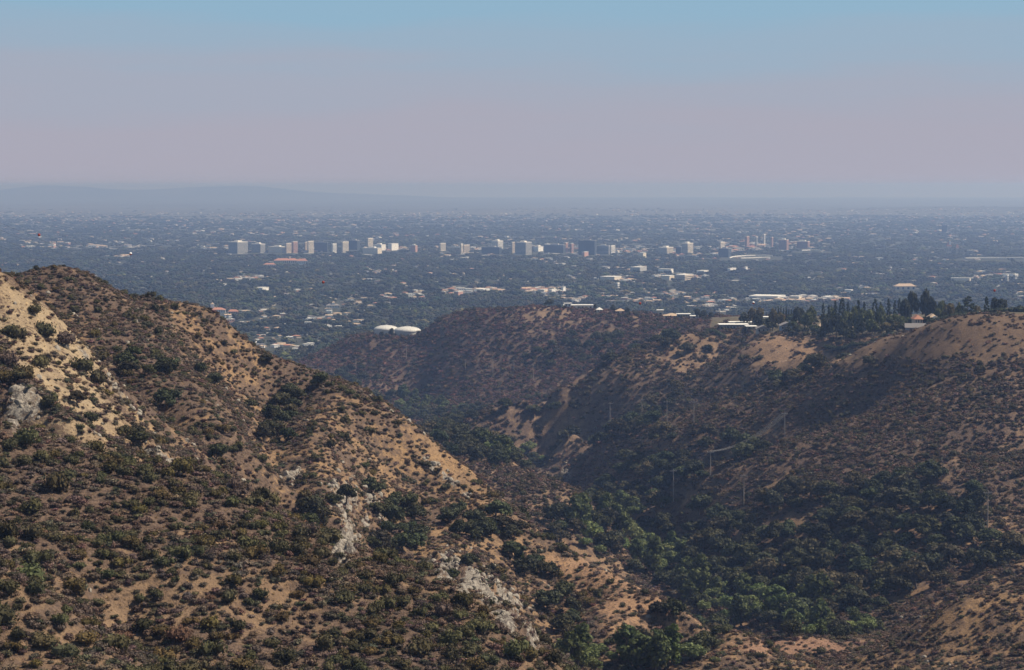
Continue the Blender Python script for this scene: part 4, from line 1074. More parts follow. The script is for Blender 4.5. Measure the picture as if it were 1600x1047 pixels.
BR = [(858, 2090, 469, 15, 'd', 'round dark tree alone on the far hill crest'), (874, 2095, 476, 7, 'd', 'low dark tree left of the long white house'), (930, 2075, 476, 5, 'd', 'small dark tree right of the long white house'), (958, 2050, 478, 8, 'd', 'dark bushy tree on the crest past the white house'),
      (980, 2040, 481, 7, 'd', 'low crest tree by the tiny cream house'), (1090, 1900, 484, 10, 'd', 'left of two dark trees behind the grey blue garage'), (1100, 1900, 486, 10, 'd', 'right of two dark trees behind the grey blue garage'), (1111, 1900, 488, 9, 'd', 'low dark tree left of the church tower'),
      (1163, 1600, 491, 15, 'd', 'round dark tree above the modern house roof'), (1176, 1590, 483, 14, 'o', 'taller thin crowned tree behind the round dark one'), (1187, 1580, 484, 14, 'o', 'brownish open tree beside the white block'), (1184, 1530, 493, 17, 'd', 'broad dark tree filling the gap left of the red door house'),
      (1207, 1470, 504, 18, 'd', 'big rounded green tree in front of the cypresses'), (1208, 1490, 486, 14, 'o', 'pale olive tree left of the cypress row'), (1218, 1480, 490, 16, 'o', 'pale olive tree below the cypress row'), (1248, 1460, 483, 18, 'd', 'dark wide tree right of the cypress row'),
      (1262, 1420, 490, 20, 'g', 'green spreading tree left of the terracotta house'), (1257, 1440, 497, 16, 'd', 'dark tree filling the middle left of mesa garden'), (1268, 1450, 482, 14, 'g', 'lighter green tree behind the spreading one'), (1273, 1400, 508, 14, 'g', 'bright low garden tree below the terracotta house'),
      (1294, 1360, 500, 20, 'd', 'dark tree right of the terracotta house'), (1307, 1350, 495, 20, 'd', 'dense dark tree at the foot of the tallest conifer'), (1322, 1345, 490, 24, 'g', 'wide green tree right below the tallest conifer'), (1318, 1320, 505, 20, 'd', 'shadowy tree left of the flat tan roof'),
      (1342, 1340, 486, 22, 'g', 'tall green tree behind the flat tan roof'), (1356, 1320, 488, 24, 'g', 'big green tree right of the flat tan roof'), (1348, 1300, 505, 18, 'd', 'dark tree overhanging the flat tan roof'), (1363, 1290, 500, 20, 'g', 'leafy tree on the mesa rim below the pyramid conifer'),
      (1376, 1320, 483, 16, 'g', 'green tree between the pyramid conifer and small white house'), (1396, 1300, 492, 18, 'g', 'round green garden tree right of the small white house'), (1408, 1290, 496, 16, 'g', 'lower green tree above the lawn wall'), (1424, 1340, 461, 20, 'd', 'rounded dark pine, left of the big pair on the mesa'),
      (1414, 1335, 470, 16, 'd', 'dark tree filling the left side of the rounded pair'), (1446, 1340, 460, 20, 'd', 'rounded dark pine, right of the big pair on the mesa'), (1455, 1330, 469, 16, 'd', 'dark tree leaning against the right rounded pine'), (1471, 1300, 474, 14, 'g', 'light green tree right of the rounded pair'),
      (1484, 1240, 477, 20, 'o', 'grey green round tree left of the big ragged pine'), (1466, 1240, 484, 14, 'g', 'small green tree over the white fascia house'), (1498, 1180, 478, 12, 'g', 'light green tree touching the big ragged pine'), (1500, 1200, 480, 14, 'd', 'dark tree behind the big ragged pine'),
      (1527, 1190, 481, 12, 'o', 'reddish brown low tree between the two pines'), (1554, 1170, 469, 16, 'd', 'dark wide pine left of the far right house'), (1564, 1165, 470, 18, 'd', 'big dark tree just left of the far right house'), (1593, 1140, 480, 18, 'd', 'dark tree cut by the right photo edge'),
      (1420, 1220, 498, 18, 'g', 'green tree behind the blue gabled house'), (1412, 1190, 506, 18, 'd', 'dark low tree left of the blue gabled house'), (1446, 1200, 499, 16, 'g', 'green bush tree right of the blue gabled house'), (1385, 1290, 505, 18, 'o', 'olive tree in the lawn right of mesa centre'),
      (1232, 1410, 512, 12, 'd', 'dark bush tree under the dark gabled house'), (1246, 1400, 508, 16, 'd', 'dark tree right of the dark gabled house'), (1285, 1350, 514, 16, 'd', 'dark low tree on the mesa rim below the terracotta house'), (1330, 1290, 516, 18, 'd', 'dark tree in front of the flat tan roof'),
      (1475, 1290, 486, 14, 'd', 'low dark tree right of the white fascia house'), (1300, 1420, 484, 14, 'g', 'green tree seen between the two left conifers'), (1334, 1400, 480, 14, 'g', 'green tree in the back row right of the tallest conifer')]
TI_ = {'d': (.95, .95, .95), 'g': (1.9, 2.0, 1.4), 'o': (2.6, 2.0, 1.6)}
for n_, (x, D, yt, w, ty, lab) in enumerate(BR): crown_tree(OAKS_ME, 'garden_tree', 'tree', lab, atx(x, D), D, yt, w * 1.05, v=n_ % 5, tint=TI_[ty])
r = np.random.default_rng(61); GT = []
for k in range(70):
    x = r.uniform(1185, 1480); D = float(np.interp(x, RIMX, RIMD)) + 8 + 150 * r.random() ** 1.4; GT.append((atx(x, D), D, r.uniform(5, 9)))
GT = np.array(GT); GT = GT[thin(GT[:, 0], GT[:, 1], GT[:, 2] * .9, 3)]
gz_ = height(GT[:, 0], GT[:, 1]); gt_ = tints(len(GT), (1.3, 1.35, 1.1), .3, 62, .1)
place_individuals('garden', 'garden_tree', 'tree', 'small garden trees on the mesa', OAKS_ME, GT[:, 0], GT[:, 1], gz_, np.c_[GT[:, 2], GT[:, 2], GT[:, 2] * .95], gt_, 70, {'tone': ('dark green', 'leafy green', 'light green'), 'noun': 'garden tree among mesa houses'}, True, 9, .04)
# clipped hedge along the right crest, and rim hedges
def hedge(label, a, b_, hgt, wid, seed):
    (x0, D0), (x1, D1) = a, b_; cl = []; X0, Y0 = atx(x0, D0), D0; X1, Y1 = atx(x1, D1), D1; n = int(math.hypot(X1 - X0, Y1 - Y0) / (wid * .9)) + 1
    zc = float(height(X0, Y0))
    for k in range(n):
        q_ = k / max(1, n - 1); X_, Y_ = X0 + (X1 - X0) * q_, Y0 + (Y1 - Y0) * q_; cl.append((X_ - X0, Y_ - Y0, float(height(X_, Y_)) - zc + hgt * .5, wid * .75, wid * .6, hgt * .62))
    v, f = foliage(seed, cl, 60, .30, .9, jitter=.1); o = mesh_obj('hedge', v, f, M_pine); o.location = (X0, Y0, zc); o['tint'] = [1., 1., 1.]; tag(o, label, 'hedge')
hedge('long dark clipped hedge running below the sprawling tan roofed house', (1512, 1108), (1640, 1090), 2.4, 2.6, 1)
hedge('dark hedge dropping from the big pine towards the blue gabled house', (1508, 1105), (1452, 1110), 2.6, 2.4, 2)
hedge('dark green hedge along the rim left of the modern house', (1106, 1560), (1132, 1530), 2.6, 2.4, 3)
hedge('dark hedge along the mesa rim over the pale tan knoll', (1290, 1310), (1395, 1225), 2.0, 2.2, 4)

# ------------------------------------------------------------------ power poles, local wires, high cables with marker balls
POLES = [(833, 597, 570, 'on the crest of the middle spur, left of centre'), (803, 581, 562, 'at the foot of the far hill, left of the middle spur'), (953, 670, 628, 'on the left end of the dark mountainside'), (1003, 660, 622, 'second from left in the row of four mid mountainside'),
         (1042, 664, 625, 'third from left in the row of four mid mountainside'), (1084, 665, 625, 'rightmost in the row of four mid mountainside'), (1226, 681, 643, 'at the upper right end of the wire bundle'), (1110, 742, 703, 'at the middle of the wire bundle'), (1052, 785, 732, 'at the lower left end of the wire bundle'),
         (1162, 790, 740, 'by itself on the lower spur right of the bundle'), (1543, 824, 765, 'tall and alone on the slope near the right edge'), (556, 577, 556, 'leftmost of four faint ones on the far hill'), (635, 562, 540, 'on the far hill below the right water tank'), (727, 578, 562, 'third of four faint ones on the far hill'), (770, 583, 556, 'rightmost of four faint ones on the far hill')]
PT = {}
for (x, yb, yt, lab) in POLES:
    X0, D, z = ground_at(x, yb, 800); h = (yb - yt) / F * D; h = max(h, 8)
    root = empty('utility_pole', (X0, D, z)); tag(root, f'weathered wooden power pole {lab}', 'power pole', 'power poles on the hillsides')
    rr = .20 if D < 1400 else .26
    m = MB(); m.tube((0, 0, -1.5), (0, 0, h), rr * 1.15, rr * .8, 7); m.obj('post', M_wood, root)
    m = MB(); m.box(-1.6, 1.6, -.10, .10, h - 1.1, h - .85); arm = m.obj('crossarm', M_wood, root)
    for q_ in (-1.4, -.5, .5, 1.4): m = MB(); m.tube((q_, 0, h - .85), (q_, 0, h - .5), .09, .06, 5); m.obj('insulator', M_grey, arm)
    PT[x] = Vector((X0, D, z + h - .5)); print('pole', x, round(D), round(h, 1))
def wire(label, pts, r_=.03, group=None, cat='wire', name='power_wire'):
    m = MB()
    V = []; Fc = []
    n = len(pts)
    for k, p_ in enumerate(pts):
        d = (Vector(pts[min(n - 1, k + 1)]) - Vector(pts[max(0, k - 1)])).normalized(); u = d.cross(Vector((0, 0, 1))).normalized(); w_ = u.cross(d)
        for a_ in (0, 2.094, 4.189): V.append(Vector(p_) + (u * math.cos(a_) + w_ * math.sin(a_)) * r_)
    for k in range(n - 1):
        for a_ in range(3): Fc.append((3 * k + a_, 3 * k + (a_ + 1) % 3, 3 * k + 3 + (a_ + 1) % 3, 3 * k + 3 + a_))
    o = mesh_obj(name, V, Fc, M_cable if name == 'high_cable' else M_wire); tag(o, label, cat, group); return o
def clear_ground(p_): return Vector((p_.x, p_.y, max(p_.z, float(height(p_.x, p_.y)) + 3.2)))
def sag(a, b_, s_, n=18): return [clear_ground(q_) for q_ in _sag(a, b_, s_, n)]
def _sag(a, b_, s_, n=18): return [a.lerp(b_, k / n) - Vector((0, 0, 4 * s_ * (k / n) * (1 - k / n))) for k in range(n + 1)]
for (a_, b_, s_, w_) in ((1226, 1110, 4.0, 'long upper span up the mountainside'), (1110, 1052, 2.0, 'short lower span')):
    for q_, nm in ((-1.4, 'leftmost'), (-.5, 'second'), (.5, 'third'), (1.4, 'rightmost')):
        o_ = Vector((q_, 0, 0)); wire(f'thin pale wire, {nm} of four in the {w_}', sag(PT[a_] + o_, PT[b_] + o_, s_), .028, 'bundle of four pale wires')
wire('single wire from the lower left bundle pole down into the gully', sag(PT[1052], PT[1052] + Vector((-160, 250, -22)), 5), .015)
wire('single faint wire crossing between the left two mountainside poles', sag(PT[953], PT[1003], 2), .015)
BALLS = [(61, 367), (204, 396.5), (505, 441), (1000, 474), (1177, 473), (1554, 454)]
bx = [-300, -120] + [p_[0] for p_ in BALLS] + [1750, 2000]; by = [268, 323] + [p_[1] for p_ in BALLS] + [436, 405]
cs = np.polyfit(bx, by, 4)
def cabD(x): return 560 + 0.05 * x
xs_ = np.linspace(-300, 2000, 60)
def caby(x): return float(np.polyval(cs, x)) + float(np.interp(x, [p_[0] for p_ in BALLS], [p_[1] - np.polyval(cs, p_[0]) for p_ in BALLS]))
wire('very thin high cable carrying the marker balls across the whole valley', [P(x, caby(x), cabD(x)) for x in xs_], .006, name='high_cable', cat='cable')
BL = ['nearest the left edge above the dark hill', 'second from the left above the dark hill', 'third from the left over the basin trees', 'over the basin just right of the middle', 'over the mesa rim left of the cypresses', 'at far right above the ragged pine']
for n_, (x, y) in enumerate(BALLS):
    p_ = P(x, caby(x), cabD(x)); root = empty('marker_ball', p_); tag(root, f'dark red marker ball, {BL[n_]}', 'marker ball', 'marker balls on the high cable')
    up_ = [(.38 * math.cos(a_) , .38 * math.sin(a_)) for a_ in (0, .4, .8, 1.2, 1.5)]
    m = MB(); m.lathe([(r0, z0) for r0, z0 in up_], 10); m.obj('upper_shell', M_white if n_ in (1, 4) else M_red, root)
    m = MB(); m.lathe([(r0, -z0 - .004) for r0, z0 in reversed(up_)], 10); m.obj('lower_shell', M_red, root)
CB = [([(-200, 262), (0, 345), (61, 372), (153, 410), (300, 462), (600, 540), (1000, 585), (1500, 570), (2000, 500)], 'topmost'), ([(-200, 275), (0, 353), (153, 421), (300, 474), (600, 553), (1000, 600), (1500, 585), (2000, 510)], 'second'),
      ([(-200, 300), (0, 366), (153, 431), (300, 484), (600, 566), (1000, 612), (1500, 596), (2000, 520)], 'third'), ([(-200, 320), (0, 377), (153, 440), (300, 494), (600, 578), (1000, 626), (1500, 610), (2000, 530)], 'lowest')]
for n_, (pp, w_) in enumerate(CB):
    c4 = np.polyfit([a_[0] for a_ in pp], [a_[1] for a_ in pp], 4)
    wire(f'dark high cable sloping down from the left edge, {w_} of four', [P(x, float(np.polyval(c4, x)), np.interp(x, [-200, 600, 2000], [390, 470, 620])) for x in np.linspace(-200, 2000, 50)], .013, 'high cables at the left edge', name='high_cable', cat='cable')

# ------------------------------------------------------------------ the basin city
def flatD(y): return PLAIN / slopes(800, y)[1]
CLEAR = []     # (X, Y, half width, depth in front kept free of trees)
def building(label, x0, xs, x1, yt, yb, wall, roof=None, floors=None, cat='office building', name='office_building', top=None, wallb=None, deep=None, strips=True, clear=230):
    """xs is the corner between the shaded front and the sunlit right side; both are at least partly seen"""
    D = flatD(yb + (4.5 if yb < 396 else 1.2)); clear = clear if yb < 396 else 60; t0, t1, tsn = slopes(x0, yb)[0], slopes(x1, yb)[0], slopes(xs, yb)[0]
    z0 = float(height(tsn * D, D)); H = slopes(800, yt)[1] * D - z0
    wf, ws = (tsn - t0) * D, (t1 - tsn) * D
    phi_ = math.radians(24)
    if ws < .5: phi_ = 0; L1, L2 = wf, (deep or 18)
    else: L1 = wf / math.cos(phi_); L2 = ws / math.sin(phi_)
    L1 = max(L1, 4); L2 = min(max(L2, 6), 160)
    root = empty(name, (tsn * D, D, z0), -phi_)
    root.rotation_euler = (0, 0, -phi_)
    tag(root, label, cat)
    # the front runs left from the corner, the side runs back
    m = MB(); m.box(-L1, 0, 0, L2, -2, H); m.obj('wall', wall, root)
    m = MB(); m.box(-L1 - .4, .4, -.4, L2 + .4, H, H + .9); rf_ = m.obj('roof', roof or wall, root)
    if H > 14 and L1 > 14:
        m = MB(); m.box(-L1 * .7, -L1 * .3, L2 * .3, L2 * .7, H + .9, H + 4.5); m.obj('plant_room', roof or wall, rf_)
    if strips:
        n = max(2, min(14, int(H / 3.8))); n = floors or n; src = None
        for k in range(n):
            zc = 2.2 + (H - 3.5) * k / n
            if src is None: m = MB(); m.box(-L1 + .6, .12, -.12, L2 - .6, -.8, .8); src = o = m.obj('window_band', M_glass, root)
            else: o = inst(src)
            o.location = (0, 0, zc + .9)
    CLEAR.append((tsn * D - (wf - ws) / 2, D, (wf + ws) / 2 + 3, clear)); return root
W_, = (WALLS,)
bl = [
 ('broad blue grey office block with pinkish sunlit end, leftmost of downtown', 356, 371, 384, 378.5, 392, 'grey'),
 ('grey office block with a lit end, second from the left downtown', 392, 407, 413, 381.5, 391, 'grey'),
 ('low long pale hall between the second block and the small tower', 418, 440, 447, 386, 391, 'cream'),
 ('small buff tower left of the blue tower with antennas', 446, 447.5, 454, 380.5, 391, 'buff'),
 ('blue grey tower with pink side and two roof antennas', 455, 458.5, 464, 378, 390.5, 'pink'),
 ('slim buff tower touching the left of the bright cream tower', 476, 477, 480.5, 378.5, 390, 'buff'),
 ('bright cream sunlit tower left of a long dark block', 481, 482, 489, 377, 390.5, 'cream'),
 ('long dark glass block right of the bright cream tower', 490, 511, 511.5, 379, 389.5, 'dark'),
 ('small white building with arched side right of the long dark block', 518, 520, 525, 381, 391, 'white'),
 ('pinkish cream tower with an overhanging roof slab', 533, 535.5, 543.5, 378, 390, 'cream'),
 ('dark glass block with a white stair core at its right end', 545, 558, 562, 376, 386, 'dark'),
 ('tallest pale grey green tower in the left half of downtown', 573, 575, 582, 372.5, 387, 'cream'),
 ('low white stepped building right of the tallest pale tower', 583, 596, 602, 382.5, 387, 'white'),
 ('low cream apartment row in front of the tallest tower', 566, 590, 596, 388, 392, 'cream'),
 ('white terraced building left of centre downtown', 606, 612, 621.5, 381, 387, 'white'),
 ('small dark block with pink side by the terraced building', 641, 649, 652, 383.5, 389.5, 'pink'),
 ('cream cube with small roof box standing alone', 686, 688.5, 696, 380.5, 387.5, 'cream'),
 ('cream tower stepping down to a buff wing left of centre', 719, 720.5, 723.5, 381, 392, 'cream'),
 ('buff wing with many balconies right of the stepping tower', 723.5, 725, 733.5, 383, 391, 'buff'),
 ('long low dark block with a lit right end at the centre', 752, 780, 784, 386.5, 393, 'dark'),
 ('stepped white ziggurat building behind the long low dark block', 768, 778, 786, 376.5, 384, 'white'),
 ('slender buff tower left of the grey and cream tower', 799, 800.5, 804.5, 378.5, 391, 'buff'),
 ('grey tower with bright cream sunlit side at the centre', 805, 821.5, 831, 379, 393.5, 'grey'),
 ('pair of white boxes right of the grey and cream tower', 834, 841, 849, 385.5, 388.5, 'white'),
 ('wide dark department block with pink roofline', 850, 880, 884, 383, 391, 'dark'),
 ('red brick slab with a lit side, left of two', 881, 884, 888, 379.5, 390.5, 'pink'),
 ('red brick slab with a lit side, right of two', 890, 893, 896.5, 381, 390.5, 'pink'),
 ('largest dark square tower block right of centre', 904, 929, 932.5, 376, 394, 'dark'),
 ('red roofed low hall in front of the largest dark tower', 909, 913, 920, 394, 400, 'pink'),
 ('long grey block with white roof line right of the dark tower', 933, 951, 953, 384, 393, 'grey'),
 ('bright white arched end building beside the long grey block', 952, 955, 962, 384, 396, 'white'),
 ('low cream factory with two lit gables below downtown', 997, 1005, 1010.5, 395.5, 401.5, 'cream'),
 ('grey block with bright cream curved end right of centre', 1029, 1042, 1054, 387, 396.5, 'cream'),
 ('dark slab with tall cream lit end, right of the curved one', 1065, 1074.5, 1085, 380.5, 396.5, 'cream'),
 ('low dark block left of the tall lit slab', 1056, 1064, 1065, 386, 394, 'dark'),
 ('dark blue block with white right end on the bridge approach', 1123, 1138, 1144.5, 388.5, 401, 'dark'),
 ('cream domed hall behind the dark blue block', 1123, 1126, 1134, 378.5, 387, 'cream'),
 ('pink stepped tower at the right part of downtown', 1164, 1167, 1172, 369.5, 381, 'pink'),
 ('slim grey pair tower right of the pink stepped tower', 1180, 1182, 1184.5, 370.5, 382, 'grey'),
 ('needle thin tower with bright white top', 1192.5, 1194, 1196.5, 366, 380, 'white'),
 ('small pink tower right of the needle tower', 1204, 1206, 1209, 371, 381, 'pink'),
 ('wide pink grey block with lit right end, far right downtown', 1217, 1229, 1233.5, 375, 386, 'pink'),
 ('row of low pink towers at the right end of downtown', 1246, 1262, 1267, 377.5, 384, 'pink'),
 ('white hall with blocky ends in the trees below the bridge', 1136, 1141, 1153, 420, 424, 'white'),
 ('small white house block right of that hall', 1163, 1165, 1169, 417.5, 421, 'white'),
 ('blue grey square block faint in the haze at far right', 1472, 1480, 1481, 352, 359, 'dark'),
 ('long flat cream warehouse in the trees at far right', 1488, 1515, 1518.5, 435, 440.5, 'cream'),
 ('white campus block near the right edge, left one', 1571, 1574, 1578, 430, 440, 'white'),
 ('grey campus block with a pale end near the right edge', 1583, 1586, 1594, 429.5, 440, 'grey'),
 ('long white campus roof slab at the right edge', 1568, 1590, 1592, 428.5, 432, 'white'),
 ('white cube building in the trees right of the middle', 963.5, 965, 968.5, 442.5, 449, 'white'),
 ('long cream school roof in the trees, left of the white cube', 938, 960, 972, 433, 438.5, 'cream'),
 ('grey roofed low mall with white front below downtown right', 985, 1000, 1012, 418, 423, 'grey'),
 ('low pale hall with a long roof right of the grey mall', 1029, 1048, 1053, 421, 426, 'white'),
 ('cream two winged school block in the trees', 1033, 1046, 1055, 431.5, 437, 'cream'),
 ('tan shopping block right of the winged school', 1056, 1070, 1086, 430, 437, 'buff'),
 ('small bright white row right of the shopping block', 1089, 1100, 1109, 423.5, 426.5, 'white'),
 ('long white shopping centre wall above the cypress row', 1172, 1215, 1232, 463.5, 470, 'white'),
 ('cream second wing of the shopping centre', 1234, 1248, 1254, 463.5, 469, 'cream'),
 ('white flat store right of centre with signs', 1320, 1330, 1334, 453.5, 457, 'white'),
 ('pale row of shops along the basin road, left', 742, 755, 765, 452.5, 456.5, 'white'),
 ('pink walled shops left of the pale row', 709, 716, 723, 456, 462, 'pink'),
 ('cream roofed block amid the trees above the far hill', 840, 850, 856, 453, 458, 'cream'),
 ('white walled block beside the cream roofed one', 857, 862, 870, 453, 458, 'white'),
 ('small white tower house over the far hill crest trees', 879, 880, 884, 449, 455, 'white'),
 ('broad white barn with low roof in the middle trees', 397, 410, 418, 450, 453, 'white'),
]
for q_ in bl:
    tl = q_[4] < 376 or q_[5] < 395; building(q_[0], *q_[1:6], WALLS[q_[6]], M_whiteroof if q_[6] != 'dark' else M_grey, strips=(q_[5] - q_[4] > 6))
# two antennas on the blue tower
# hotel with red tiled roofs
def tiled(label, x0, x1, yt, yb, wall, tower=None, cat='hotel', name='hotel_building', rz=0.1, roof=None, wins=6):
    D = flatD(yb + 1.5); X0 = slopes((x0 + x1) / 2, yb)[0] * D; w = (x1 - x0) * D / F; z0 = float(height(X0, D)); H = max(5, slopes(800, yt)[1] * D - z0)
    root = empty(name, (X0, D, z0), rz); tag(root, label, cat); d = min(w * .4, 22)
    m = MB(); m.box(-w / 2, w / 2, -d / 2, d / 2, -2, H * .62); m.obj('wall', wall, root)
    m = MB(); m.hip(-w / 2, w / 2, -d / 2, d / 2, H * .62, H, eave=1.0); m.obj('roof', roof or M_tile, root)
    for k in range(wins):
        m = MB(); a_ = -w / 2 + w * (k + .3) / wins; m.box(a_, a_ + w * .4 / wins, -d / 2 - .12, -d / 2 - .003, H * .15, H * .5); m.obj('window', M_glass, root)
    if tower:
        tx, ty = tower; hx = (tx - (x0 + x1) / 2) * D / F; th = slopes(800, ty)[1] * D - z0
        m = MB(); m.box(hx - 2.6, hx + 2.6, -2.6, 2.6, 0, th - 2.5); tw = m.obj('bell_tower', M_white, root); m = MB(); m.hip(hx - 2.6, hx + 2.6, -2.6, 2.6, th - 2.5, th + .01, eave=.4); m.obj('tower_roof', M_tanroof, tw)
    CLEAR.append((X0, D, w / 2 + 2, 160)); return root
tiled('long white hotel with red tiled roof and central dormer', 428, 467, 403.5, 410.5, M_cream, (453, 400.5), wins=12)
tiled('low red roofed hotel wing at the lower left of the hotel', 412, 431, 411, 415, M_cream, wins=6)
tiled('white hotel wing with pink roof at the lower right', 464, 480, 404, 412, M_white, wins=5)
tiled('white monastery with tiled roof and bell tower beyond the dark hill', 321, 352, 480.5, 487.5, M_white, (332, 472.5), 'monastery', 'monastery_building', wins=9)
tiled('pink villa with hipped roof right of the monastery', 357, 372, 483.5, 490, M_pink, None, 'villa', 'villa', wins=4)
tiled('long low house with white columns in the left basin trees', 510, 530, 474.5, 480, M_white, (521, 470.5), 'house', 'villa', wins=8, roof=M_greyroof)
tiled('sandy brown hall with sprawling roof at the right of the basin', 1397, 1430, 443, 452, M_buff, None, 'hall', 'villa', wins=4, roof=M_tanroof)
tiled('castle like hotel shaft with pointed roof, left of two', 1479, 1486, 378, 394, M_buff, (1484, 375.5), wins=3)
tiled('castle like hotel shaft, right of two, at far right', 1494, 1497.5, 382, 394, M_buff, None, wins=2)
# freeway bridge in front of downtown and viaduct at the right
def deck(label, pts_, w_, name='bridge'):
    D = [flatD(p_[1] + 3) for p_ in pts_]; P3 = [P(p_[0], p_[1], d_) for p_, d_ in zip(pts_, D)]
    root = empty(name, P3[0]); tag(root, label, 'bridge'); m = MB(); o0 = Vector(P3[0])
    for a_, b_ in zip(P3[:-1], P3[1:]):
        a_, b_ = Vector(a_) - o0, Vector(b_) - o0; v = [a_ + Vector((0, -w_, 0)), b_ + Vector((0, -w_, 0)), b_ + Vector((0, w_, 0)), a_ + Vector((0, w_, 0))]
        m.add([p_ + Vector((0, 0, 0)) for p_ in v] + [p_ - Vector((0, 0, 2.6)) for p_ in v], [(0, 1, 2, 3), (7, 6, 5, 4), (0, 4, 5, 1), (2, 6, 7, 3), (1, 5, 6, 2), (0, 3, 7, 4)])
    m.obj('deck', M_whiteroof, root)
    for p_ in P3:
        b_ = Vector(p_) - o0; g_ = float(height(p_[0], p_[1])) - o0.z; m = MB(); m.tube((b_.x, b_.y, g_ - 2), (b_.x, b_.y, b_.z - 2.6), 1.8, 1.5, 8); m.obj('pier', M_grey, root)
    for p_ in P3: CLEAR.append((p_[0], p_[1] - 10, 30, 260))
deck('pale curving freeway bridge in front of the right half of downtown', [(1140, 402), (1146, 400.3), (1155, 399.3), (1165, 398.7), (1180, 398.3), (1195, 398.3), (1207, 398.8)], 8)
deck('lower pale freeway ramp under the curving bridge', [(1158, 402.5), (1175, 402), (1190, 401.5), (1203, 401.3)], 6)
deck('long straight viaduct low in the haze near the right edge', [(1508, 402.5), (1530, 402.2), (1560, 402), (1600, 402)], 7)
deck('short pale overpass right of downtown', [(1253, 390.5), (1266, 390), (1281, 390.3)], 6)

# houses, shops and halls all through the basin
HM = []
def house_me(k, wall, roof, ty):
    m = MB()
    if ty == 0: m.box(-.5, .5, -.35, .35, -.3, .3, 0); m.hip(-.5, .5, -.35, .35, .3, .55, 1, eave=.05)
    elif ty == 1: m.box(-.5, .5, -.35, .35, -.3, .3, 0); m.box(-.15, .5, -.6, -.34, -.3, .3, 0); m.hip(-.5, .5, -.35, .35, .3, .52, 1, gable=True, eave=.05); m.hip(-.15, .5, -.62, -.2, .3, .46, 1, gable=True, eave=.03)
    else: m.box(-.5, .5, -.4, .4, -.3, .42, 0); m.box(-.52, .52, -.42, .42, .42, .47, 1); m.box(.1, .3, -.1, .15, .47, .58, 1)
    for q_ in range(3): m.box(-.4 + .3 * q_, -.22 + .3 * q_, -.36 - (.05 if ty == 2 else 0), -.352 - (.05 if ty == 2 else 0), .05, .22, 2)
    me_ = bpy.data.meshes.new('house'); me_.from_pydata([tuple(v) for v in m.v], [], m.f)
    for mm in (wall, roof, M_glass): me_.materials.append(mm)
    me_.polygons.foreach_set('material_index', np.array(m.m, dtype=np.int32)); me_.update(); return me_
HT = [(M_white, M_whiteroof, 2, 'white flat roofed'), (M_cream, M_tanroof, 0, 'cream tan roofed'), (M_white, M_greyroof, 1, 'white grey roofed'), (M_buff, M_tile, 0, 'buff red roofed'), (M_white, M_tanroof, 1, 'white tan roofed'), (M_pink, M_whiteroof, 2, 'pink flat roofed')]
HM = [house_me(k, a_, b_, c_) for k, (a_, b_, c_, d_) in enumerate(HT)]
CL = [(390, 436, 34, 5, 26, 1.2), (345, 442, 14, 5, 7, 1), (590, 424, 34, 4, 14, 1), (600, 390, 40, 3, 16, 1.2), (500, 478, 90, 22, 26, 1), (440, 530, 60, 16, 26, 1.0), (520, 505, 60, 12, 14, 1), (400, 500, 60, 14, 10, 1), (580, 470, 60, 14, 14, 1), (650, 462, 30, 7, 14, 1), (710, 458, 30, 6, 24, 1.2), (760, 455, 30, 3, 16, 1.2),
      (850, 456, 40, 5, 30, 1.3), (880, 465, 30, 6, 14, 1), (940, 470, 60, 8, 26, 1), (850, 410, 40, 5, 18, 1), (740, 400, 60, 10, 20, 1), (960, 438, 30, 6, 16, 1.3), (1000, 420, 60, 4, 14, 1.3), (1060, 433, 44, 5, 26, 1.3), (1000, 462, 60, 12, 30, 1), (1080, 470, 70, 14, 50, 1.1), (1140, 478, 40, 12, 22, 1),
      (1200, 470, 40, 4, 30, 1.4), (1280, 470, 50, 5, 40, 1.3), (1340, 455, 40, 8, 16, 1), (1100, 395, 60, 8, 24, 1.3), (1160, 388, 40, 8, 40, 1.4), (1240, 383, 30, 3, 16, 1.2), (1340, 425, 60, 26, 18, 1), (1450, 425, 60, 22, 16, 1), (1560, 432, 40, 12, 18, 1.2), (1480, 400, 60, 10, 8, 1), (870, 388, 90, 4, 30, 1.3), (700, 389, 80, 4, 24, 1.2),
      (450, 392, 80, 3, 24, 1.2), (990, 392, 40, 5, 20, 1.2), (110, 386, 90, 3, 20, 1.5), (330, 388, 40, 3, 14, 1.2), (180, 402, 30, 1.2, 5, 1.4), (1580, 460, 30, 20, 12, 1), (800, 430, 250, 30, 60, .9), (300, 420, 120, 20, 16, .9), (560, 440, 160, 40, 40, .9), (1300, 400, 250, 20, 24, 1)]
r = np.random.default_rng(41); H = []
for (cx, cy, rx, ry, n, s_) in CL:
    for k in range(int(n * 1.2)):
        a_ = r.random() * 6.283; d = math.sqrt(r.random()); x, y = cx + rx * d * math.cos(a_), cy + ry * d * math.sin(a_)
        if y < 372: continue
        D = flatD(y)
        if D < 2700: continue
        X0 = slopes(x, y)[0] * D
        H.append((X0, D, x, y, s_ * r.uniform(6, 13) * (1 + .4 * (D > 6000)), r.uniform(10, 80)))
